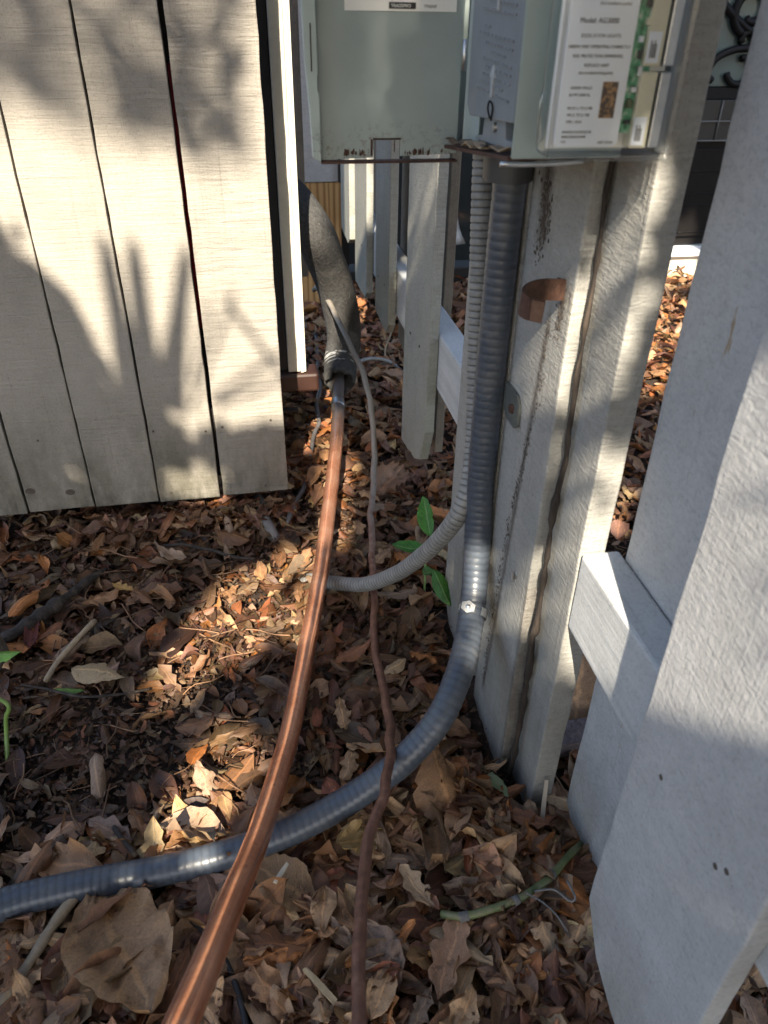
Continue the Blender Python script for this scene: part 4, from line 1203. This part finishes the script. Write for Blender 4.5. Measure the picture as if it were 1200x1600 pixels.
leafobj('curled_leaf', 'oval', (.170, .535, .045), .13, D_(170), D_(22), D_(25), (.24, .165, .105), 'long rolled grey brown leaf below the conduit bend', 1.0, 1.3, 11)
leafobj('oak_leaf', 'oak', (.137, .478, .036), .062, D_(30), D_(6), D_(-6), (.37, .29, .20), 'pale beige lobed oak leaf right of the thin copper line', 1.0, .3, 12)
leafobj('green_leaf', 'lance', (.262, .600, .036), .064, D_(35), D_(-18), D_(10), (.24, .30, .17), 'pale green narrow leaf at the foot of the strapped picket', 1.15, .35, 13, 'green')
leafobj('magnolia_leaf', 'oval', (.428, .735, .07), .15, D_(-10), D_(42), D_(-8), (.36, .26, .18), 'broad smooth tan leaf propped up behind the fence rail', 1.2, .4, 14)
leafobj('round_leaf', 'oval', (-.022, .505, .032), .088, D_(60), D_(8), D_(4), (.30, .215, .13), 'round tan leaf between copper pipe and thin line', 1.5, .35, 15)
leafobj('oak_leaf', 'oak', (.158, .395, .034), .095, D_(-32), D_(4), D_(-8), (.33, .215, .145), 'large pinkish tan leaf near the lower middle', 1.1, .4, 16)
leafobj('curled_leaf', 'obovate', (.078, .545, .05), .080, D_(120), D_(30), D_(-30), (.36, .27, .13), 'yellow edged curled leaf under the thin copper line', 1.1, 1.5, 17)
leafobj('orange_leaf', 'obovate', (-.117, .715, .032), .046, D_(160), D_(12), D_(6), (.42, .17, .05), 'bright orange leaf in the sunny patch by the copper pipe', 1.3, .4, 18)
leafobj('maroon_leaf', 'oval', (-.40, 1.01, .032), .07, D_(5), D_(10), D_(10), (.14, .05, .05), 'glossy maroon leaf near the left edge', .9, .8, 19)
leafobj('brown_leaf', 'lance', (.119, .870, .036), .075, D_(-72), D_(5), D_(6), (.26, .13, .075), 'long red brown leaf right of the copper pipe middle', 1.1, .6, 20)
leafobj('tan_leaf', 'oval', (.178, .835, .034), .045, D_(-60), D_(6), D_(6), (.42, .33, .22), 'small pale tan leaf between thin line and conduit', .95, .5, 22)
leafobj('curled_leaf', 'oval', (.262, 1.33, .07), .11, D_(-40), D_(10), D_(20), (.27, .185, .135), 'cupped brown leaf beside the slanted picket end', 1.1, 1.3, 24)
leafobj('magnolia_leaf', 'oval', (.075, .405, .03), .085, D_(20), D_(8), D_(-10), (.20, .15, .12), 'dull grey brown leaf at the lower middle edge', 1.1, .8, 25)
leafobj('curled_leaf', 'oak', (.262, .372, .05), .075, D_(15), D_(48), D_(12), (.25, .20, .155), 'grey brown leaf standing up against the widest picket', 1.2, .6, 26)
leafobj('golden_leaf', 'oak', (-.262, 1.10, .036), .042, D_(60), D_(8), D_(4), (.46, .32, .13), 'small golden leaf on the soil below the board panel', 1.1, .5, 27)
leafobj('orange_leaf', 'lance', (.335, 1.22, .05), .085, D_(70), D_(6), D_(-12), (.36, .17, .07), 'orange brown strap shaped leaf by the green seedling', 1.2, .6, 28)

# chips, sticks, bark, roots
def chip(label, pos, L, W_, yaw_, pit, mat, seed):
    rr_ = random.Random(seed)
    bm = bmesh.new()
    bmesh.ops.create_cube(bm, size=1)
    bmesh.ops.subdivide_edges(bm, edges=bm.edges[:], cuts=2)
    for v in bm.verts:
        tpr = 1-.5*abs(v.co.y)
        v.co = Vector((v.co.x*W_*tpr*(1+rr_.uniform(-.2, .2)), v.co.y*L*(1+rr_.uniform(-.06, .06)), v.co.z*W_*.35*(1+rr_.uniform(-.3, .3))))
    Mx = Matrix.Translation(pos) @ Matrix.Rotation(yaw_, 4, 'Z') @ Matrix.Rotation(pit, 4, 'X')
    bmesh.ops.transform(bm, matrix=Mx, verts=bm.verts)
    return tag(from_bm('wood_chip', bm, mat), label, 'wood chip')
chip('pale wood splinter upright among leaves right of thin copper line', (.216, .482, .040), .050, .0095, D_(8), D_(10), M['chip'], 1)
chip('pale wood splinter lying at the lower edge near thin line', (.012, .388, .036), .045, .007, D_(38), D_(5), M['chip'], 2)
chip('short white wood chip on the round tan leaf', (-.020, .512, .048), .026, .0055, D_(-38), D_(4), plain('white wood chip', (.52, .45, .34), .6), 3)
chip('grey splinter standing beside the base of the grooved pickets', (.318, .545, .035), .085, .006, D_(-20), D_(55), plain('grey splinter', (.30, .25, .19), .8), 4)
tag(tube('stick', [(-.355, .375, .03), (-.30, .455, .034), (-.262, .525, .034), (-.238, .565, .03)], .0065, M['stick'], None, .01, 8, .001, .12, 4), 'pale dry stick running under the conduit at lower left', 'stick')
tag(tube('stick', [(-.30, 1.02, .03), (-.315, .985, .034), (-.345, .935, .03), (-.36, .90, .024)], .0045, M['stick'], None, .01, 7, .001, .1, 5), 'thin straight stick on the soil near the left leaves', 'stick')
tag(tube('stick', [(-.23, .63, .018), (-.215, .60, .03), (-.19, .57, .034)], .0034, M['vine'], None, .01, 7, .001, .1, 6), 'short brown twig pointing at the conduit on the left', 'stick')
tag(tube('stick', [(-.39, .885, .036), (-.33, .865, .030), (-.285, .845, .034), (-.235, .852, .026), (-.20, .86, .02)], .0022, M['vine'], None, .01, 6, .002, .1, 7), 'thin curved brown twig beneath the pale half leaf', 'stick')
tag(tube('stick', [(-.20, 1.22, .03), (-.14, 1.20, .036), (-.08, 1.165, .034), (-.03, 1.15, .028)], .0034, M['vine'], None, .01, 6, .002, .1, 8), 'brown twig lying below the board panel', 'stick')
tag(tube('bark_strip', [(-.46, .99, .022), (-.40, 1.035, .034), (-.345, 1.10, .036), (-.30, 1.16, .03)], .011, M['vine'], None, .008, 9, .002, .25, 9, [.5, 1, 1.2, .8, .3]), 'long flaky brown bark strip at the left', 'bark')
tag(tube('root', [(-.0179, 1.4185, .0), (-.0109, 1.3482, .026), (-.0057, 1.2875, .026), (.0049, 1.2518, .018), (.0187, 1.2245, -.005)], .0115, M['root'], None, .006, 10, .001, .10, 10, [.8, 1, 1.2, 1.1, .8]), 'grey root emerging below the right end of board panel', 'root')
bm = bmesh.new()
bmesh.ops.create_cube(bm, size=1); bmesh.ops.subdivide_edges(bm, edges=bm.edges[:], cuts=4)
for v in bm.verts:
    k = 1+.18*math.sin(v.co.z*26)+rnd.uniform(-.07, .07)
    v.co = Vector((v.co.x*.11*(1+rnd.uniform(-.05, .05)), v.co.y*.038*k, v.co.z*.034*k))+Vector((.405, .655, .03))
tag(from_bm('bark_chunk', bm, M['bark']), 'layered purple brown bark chunk on ground behind the fence', 'bark')
tag(tube('stub', [(-.445, .965, -.02), (-.443, .962, .03), (-.442, .958, .075)], .019, M['mud'], None, .01, 16, 0, .03, 3, [1, 1, 1, .8]), 'dark rounded stub at the left edge above the green sprout', 'stub')

# green plants
sd_ = thing('seedling', 'green seedling with pointed glossy leaves beside the thinner conduit', 'plant', (.262, 1.06, 0))
tube('stem', [(.268, 1.02, .0), (.272, 1.04, .05), (.275, 1.06, .09)], .0022, M['sprout'], sd_, .01, 6)
def pleaf(parent, kind, pos, L, yaw_, pit, rol, col, wid, seed):
    rr_ = np.random.default_rng(seed)
    V, F_, B = leaf_template(kind, 12, 3, rr_, .35)
    Mx = Matrix.Translation(pos) @ Matrix.Rotation(yaw_, 4, 'Z') @ Matrix.Rotation(pit, 4, 'X') @ Matrix.Rotation(rol, 4, 'Y') @ Matrix.Diagonal((L*wid, L, L, 1))
    V = np.array([tuple(Mx @ Vector(v)) for v in V])
    me = mesh_leaf(kind, rr_, 0, 0, 0, M['green'], (V, F_, B))
    o = link('leaf', me, parent); o.color = (*col, 1)
    return o
pleaf(sd_, 'oval', (.286, 1.115, .118), .075, D_(12), D_(52), D_(8), (.055, .19, .022), .9, 31)
pleaf(sd_, 'oval', (.248, 1.068, .088), .065, D_(78), D_(10), D_(-12), (.050, .17, .024), .85, 32)
pleaf(sd_, 'oval', (.275, 1.02, .065), .055, D_(-40), D_(-25), D_(10), (.05, .16, .03), .8, 33)
pleaf(sd_, 'oval', (.284, .965, .072), .070, D_(-158), D_(-38), D_(20), (.045, .15, .022), .75, 34)
spr = thing('sprout', 'bright green curved sprout at the left edge', 'plant', (-.39, .78, 0))
tube('stem', [(-.3926, .7714, .0), (-.3913, .7918, .03), (-.3858, .7995, .06), (-.3771, .7985, .078), (-.3819, .8023, .088), (-.3986, .8061, .1), (-.42, .8292, .115)], .0032, M['sprout'], spr, .005, 8)
pleaf(spr, 'oval', (-.400, .885, .10), .06, D_(75), D_(-10), D_(8), (.17, .36, .04), 1.0, 35)
pleaf(spr, 'oval', (-.318, .868, .03), .045, D_(80), D_(4), D_(8), (.12, .22, .04), .5, 36)
vn = thing('green_runner', 'jointed green runner stem on the leaves by the widest picket', 'plant stem', (.25, .44, .04))
vpts = [(.1581, .4406, .034), (.1801, .4273, .046), (.2135, .4278, .052), (.2412, .4313, .054), (.2630, .4390, .054), (.2913, .4522, .055), (.3126, .4664, .055), (.3365, .4854, .045), (.3579, .5050, .02)]
tube('stem', vpts, .0047, M['greenstem'], vn, .004, 10, .0004, .04, 12, [.95, 1, 1, 1, .95, .9, .8])
for i in (1, 3, 5):
    p = vpts[i]; q = vpts[i+1]
    d = [(q[k]-p[k])*.16 for k in range(3)]
    tube('node', [tuple(p[k]-d[k] for k in range(3)), p, tuple(p[k]+d[k] for k in range(3))], .0056, M['root'], vn, .002, 10)
tube('tendril', [(.2641, .4347, .06), (.2832, .4280, .07), (.2962, .4124, .07), (.3021, .4128, .075), (.3023, .4351, .07)], .0013, M['root'], vn, .004, 6)
tube('tendril', [(.2541, .4347, .06), (.2672, .4180, .066), (.2802, .4024, .06), (.2871, .39, .05)], .0011, M['root'], vn, .004, 6)

# ------------------------------------------------------------------ tree and palm behind the viewpoint: they throw the dappled shade
Sx = np.array(S)
Ux = np.cross([0, 0, 1.], Sx); Ux /= np.linalg.norm(Ux)
Vx = np.cross(Sx, Ux)
GAPS = [  # (points of sunlit patches on the things they fall on, share of leaves that still cross the gap)
 ([(-0.393,1.320,0.797),(-0.405,1.320,0.757),(-0.358,1.320,0.665),(-0.332,1.320,0.549),(-0.330,1.320,0.521),(-0.298,1.320,0.509),(-0.261,1.320,0.438),(-0.244,1.320,0.325),(-0.215,1.320,0.272),(-0.165,1.320,0.363),(-0.144,1.320,0.343),(-0.181,1.320,0.256),(-0.171,1.320,0.194),(-0.101,1.320,0.243),(-0.069,1.320,0.261),(-0.029,1.320,0.238),(0.043,1.320,0.237),(0.066,1.320,0.428),(0.063,1.320,0.562),(0.050,1.320,0.604),(-0.040,1.320,0.678),(-0.131,1.320,0.666),(-0.228,1.320,0.708),(-0.282,1.320,0.756)], 0.0),
 ([(-0.62,1.32,0.95),(-0.40,1.32,0.72),(-0.26,1.32,0.74),(-0.10,1.32,0.66),(0.05,1.32,0.61),(0.05,1.32,0.98)], 0.03),
 ([(-0.185,1.320,0.102),(-0.170,1.320,0.151),(-0.149,1.320,0.180),(-0.124,1.320,0.152),(-0.094,1.320,0.105),(-0.094,1.320,0.069),(-0.115,1.320,0.064),(-0.144,1.320,0.083)], 0.04),
 ([(0.098,1.500,0.953),(0.141,1.500,0.954),(0.120,1.500,0.235),(0.071,1.500,0.238)], 0.0),
 ([(0.085,1.500,0.245),(0.143,1.500,0.234),(0.142,1.500,0.201),(0.105,1.500,0.200)], 0.0),
 ([(0.176,1.680,0.446),(0.233,1.680,0.424),(0.250,1.680,0.373),(0.246,1.680,0.304),(0.165,1.680,0.296)], 0.10),
 ([(0.295,2.381,0.537),(0.295,1.806,0.624),(0.295,1.829,0.498),(0.295,2.068,0.314),(0.295,2.341,0.285)], 0.0),
 ([(0.295,1.411,0.684),(0.295,1.116,0.728),(0.295,1.150,0.636),(0.295,1.172,0.552),(0.295,1.396,0.351),(0.295,1.423,0.406)], 0.12),
 ([(0.020,1.168,0.020),(0.069,1.136,0.020),(0.052,0.952,0.020),(-0.003,0.961,0.020),(-0.039,1.007,0.020),(-0.007,1.109,0.020)], 0.03),
 ([(-0.088,1.122,0.020),(-0.007,1.100,0.020),(-0.034,1.006,0.020),(-0.026,0.926,0.020),(-0.099,0.908,0.020),(-0.110,1.002,0.020)], 0.03),
 ([(-0.185,0.922,0.020),(-0.120,0.972,0.020),(-0.109,0.895,0.020),(-0.146,0.833,0.020),(-0.208,0.837,0.020)], 0.02),
 ([(-0.125,0.745,0.020),(-0.057,0.745,0.020),(-0.050,0.688,0.020),(-0.089,0.663,0.020),(-0.093,0.588,0.020),(-0.154,0.616,0.020),(-0.148,0.663,0.020),(-0.123,0.679,0.020)], 0.02),
 ([(0.082,1.755,0.020),(0.159,1.781,0.020),(0.148,1.681,0.020),(0.098,1.648,0.020)], 0.0),
 ([(1.468,2.736,0.050),(1.757,2.699,0.050),(1.181,1.838,0.050),(1.011,1.670,0.050),(0.970,1.758,0.050)], 0.02),
 ([(0.717,1.319,0.050),(0.766,1.232,0.050),(0.685,1.103,0.050),(0.650,1.176,0.050)], 0.05),
 ([(1.336,2.600,0.330),(1.628,2.600,0.324),(1.689,2.600,0.045),(1.402,2.600,0.057)], 0.0),
 ([(0.313,0.618,0.796),(0.313,0.558,0.806),(0.313,0.554,0.730),(0.313,0.550,0.571),(0.313,0.546,0.459),(0.313,0.577,0.436),(0.313,0.582,0.644),(0.313,0.589,0.730)], 0.10),
 ([(0.295,0.668,0.668),(0.295,0.609,0.692),(0.295,0.605,0.647),(0.295,0.680,0.562),(0.295,0.687,0.580)], 0.0),
 ([(0.295,0.660,0.338),(0.295,0.612,0.358),(0.295,0.609,0.293),(0.295,0.664,0.248)], 0.0),
 ([(0.270,0.786,0.286),(0.270,0.751,0.312),(0.270,0.742,0.244),(0.270,0.785,0.214)], 0.0),
 ([(0.270,0.752,0.171),(0.270,0.722,0.199),(0.270,0.719,0.147),(0.270,0.744,0.122)], 0.0),
 ([(0.295,0.380,0.561),(0.295,0.318,0.630),(0.295,0.266,0.529),(0.295,0.306,0.489),(0.295,0.367,0.437),(0.295,0.376,0.502)], 0.03),
 ([(0.295,0.372,0.606),(0.295,0.332,0.658),(0.295,0.328,0.651),(0.295,0.368,0.598)], 0.0),
 ([(0.295,0.396,0.704),(0.295,0.372,0.738),(0.295,0.345,0.685),(0.295,0.383,0.645)], 0.03),
 ([(0.313,0.599,0.403),(0.313,0.479,0.434),(0.313,0.467,0.337),(0.313,0.566,0.321)], 0.05),
 ([(0.083,0.780,0.915),(0.145,0.780,0.916),(0.139,0.780,0.869),(0.124,0.780,0.774),(0.078,0.780,0.775)], 0.0),
 ([(0.147,1.568,0.100),(0.205,1.560,0.100),(0.129,1.118,0.100),(0.075,1.087,0.100)], 0.0),
]
polys = []
for pts, keep_p in GAPS:
    A = np.array(pts)
    if A[:, 2].max() < .03: A = A.mean(0)+(A-A.mean(0))*1.12
    polys.append((np.stack([A@Ux, A@Vx], 1), keep_p))
def in_poly(px_, py_, poly):
    ins = np.zeros(px_.shape, bool)
    n_ = len(poly)
    for i in range(n_):
        x1, y1 = poly[i]; x2, y2 = poly[(i+1) % n_]
        c_ = ((y1 > py_) != (y2 > py_)) & (px_ < (x2-x1)*(py_-y1)/(y2-y1+1e-12)+x1)
        ins ^= c_
    return ins
r = np.random.default_rng(33)
crown = Heap()
def crown_pass(n, L, u0_, u1_, v0_, v1_, t0_, t1_, near_only=None):
    uu_ = r.uniform(u0_, u1_, n); vv_ = r.uniform(v0_, v1_, n); tt = r.uniform(t0_, t1_, n)
    pos = uu_[:, None]*Ux+vv_[:, None]*Vx+tt[:, None]*Sx
    tm = [leaf_template(k, 5, 1, r, .5) for k in ('oval', 'lance', 'oval', 'obovate')]
    ids = r.integers(0, 4, n)
    # blades face the sun roughly, turned that way so they block its rays
    A = np.stack([Ux, Vx, Sx], 1)
    Rm = np.einsum('ij,njk->nik', A, rot_mats(n, r, .45))
    Ls = L*r.uniform(.75, 1.25, n)
    C = np.array([(.045, .085, .022)])*(.6+.9*r.random((n, 1)))
    for k in range(4):
        m = np.where(ids == k)[0]
        V, F_, B = tm[k]
        W = np.einsum('nij,nkj->nki', Rm[m], V[None]*Ls[m][:, None, None])+pos[m][:, None]
        pu, pv = W@Ux, W@Vx
        drop = np.zeros(len(m), bool)
        cu_, cv_ = uu_[m], vv_[m]
        for poly, kp in polys:
            hit = in_poly(pu, pv, poly).any(1)
            P2 = np.vstack([poly, .5*(poly+np.roll(poly, 1, 0)), poly.mean(0)[None]])
            hit |= (np.hypot(cu_[:, None]-P2[None, :, 0], cv_[:, None]-P2[None, :, 1]).min(1) < .30*L)
            drop |= hit & (r.random(len(m)) >= kp)
        W = W[~drop]
        if len(W): crown.add(W, F_, C[m][~drop], B)
crown_pass(6500, .16, -1.4, 2.4, -.45, 2.9, 2.1, 3.4)
crown_pass(17000, .075, -.85, 1.9, -.2, 2.75, 2.0, 3.0)
crown_pass(14000, .035, -.65, .75, .15, 1.75, 1.95, 2.6)
# a thin veil of higher leaves softens the light on the top of the board panel
A = np.array([(-.62, 1.32, 1.0), (.06, 1.32, .70)])
ulo, uhi = sorted(A@Ux); vlo, vhi = sorted(A@Vx)
polys_keep = polys
polys = [polys_keep[3]]
crown_pass(330, .07, ulo-.05, uhi+.05, vlo-.02, vhi+.1, 5.0, 7.0)
A = np.array([(.06, .78, .77), (.16, .78, .93)])
ulo, uhi = sorted(A@Ux); vlo, vhi = sorted(A@Vx)
crown_pass(260, .06, ulo-.06, uhi+.05, vlo-.06, vhi+.06, 6.0, 8.0)  # second leaf veil, added to soften the sun on the box door
polys = polys_keep
base = Vector((-2.9, -1.9, 0))
tree = thing('shade_tree', 'leafy tree behind the viewpoint dappling the fence with shade', 'tree', tuple(base))
cr = crown.build('crown', M['crown'])
cr.parent = tree; cr.matrix_parent_inverse = Matrix.Translation(-base)
mid = Vector(tuple(-1.5*Ux+1.4*Vx+2.9*Sx))
tube('trunk', [tuple(base+Vector((0, 0, -.1))), tuple(base+Vector((.05, .02, .9))), tuple(base.lerp(mid, .5)+Vector((0, 0, .6))), tuple(mid)], .11, M['vine'], tree, .06, 12, .01, .05, 3, [1.2, .9, .7, .4])
made = 0
while made < 9:
    tg = Vector(tuple(r.uniform(-.9, 2.2)*Ux+r.uniform(-.3, 2.9)*Vx+3.2*Sx))
    lp = catmull([tuple(mid), tuple(mid.lerp(tg, .5)+Vector((0, 0, .12))), tuple(tg)], 40)
    lu, lv = lp@Ux, lp@Vx
    if any(in_poly(lu+a, lv+b, p).any() for p, _ in polys for a in (-.03, 0, .03) for b in (-.03, 0, .03)):
        if r.random() > .02: continue
        break
    tube('limb', [tuple(mid), tuple(mid.lerp(tg, .5)+Vector((0, 0, .12))), tuple(tg)], .016, M['vine'], tree, .05, 7, .008, .06, 30+made, [1.3, .7, .25])
    made += 1
palm = thing('fan_palm', 'fan palm frond behind the viewpoint shading the board panel', 'palm', (-.5, .2, 0))
BL = [([-0.224,1.32,0.219],[-0.222,1.32,0.581],26),([-0.195,1.32,0.203],[-0.178,1.32,0.574],28),([-0.165,1.32,0.268],[-0.093,1.32,0.561],24),([-0.122,1.32,0.265],[-0.018,1.32,0.489],7),([-0.085,1.32,0.282],[0.066,1.32,0.374],9),([-0.074,1.32,0.272],[0.06,1.32,0.318],8),([-0.115,1.32,0.316],[-0.064,1.32,0.469],8),([-0.04,1.32,0.47],[0.055,1.32,0.316],9),([-0.13,1.32,0.198],[-0.263,1.32,0.109],22),([-0.118,1.32,0.197],[0.015,1.32,0.186],20)]
for a, b, w_ in BL:
    a, b = Vector(a), Vector(b)
    d = (b-a).normalized(); sd2 = d.cross(S).normalized()
    w_ = w_*.00115
    bm = bmesh.new()
    rows = []
    for q in np.linspace(0, 1, 9):
        ww = w_*(1.0+1.3*(1-q)**2-.1*q)*.5 if w_ > .015 else w_*.55
        if q > .9: ww *= .5
        c_ = a.lerp(b, q)+S*(3.2+.05*math.sin(q*3))
        rows.append([bm.verts.new(c_-sd2*ww), bm.verts.new(c_+S*.006), bm.verts.new(c_+sd2*ww)])
    for ra, rb in zip(rows, rows[1:]):
        for j in (0, 1): bm.faces.new((ra[j], ra[j+1], rb[j+1], rb[j]))
    bmesh.ops.solidify(bm, geom=bm.faces[:], thickness=.0015)
    from_bm('blade', bm, M['sprout'], palm, True)
hub = Vector((-.14, 1.32, .23))+S*3.2
tube('stalk', [tuple(hub), tuple(hub+Vector((-.25, -.1, .12))), tuple(hub+Vector((-.75, -.2, -.1))), (-1.05, .1, .0)], .008, M['sprout'], palm, .03, 8)
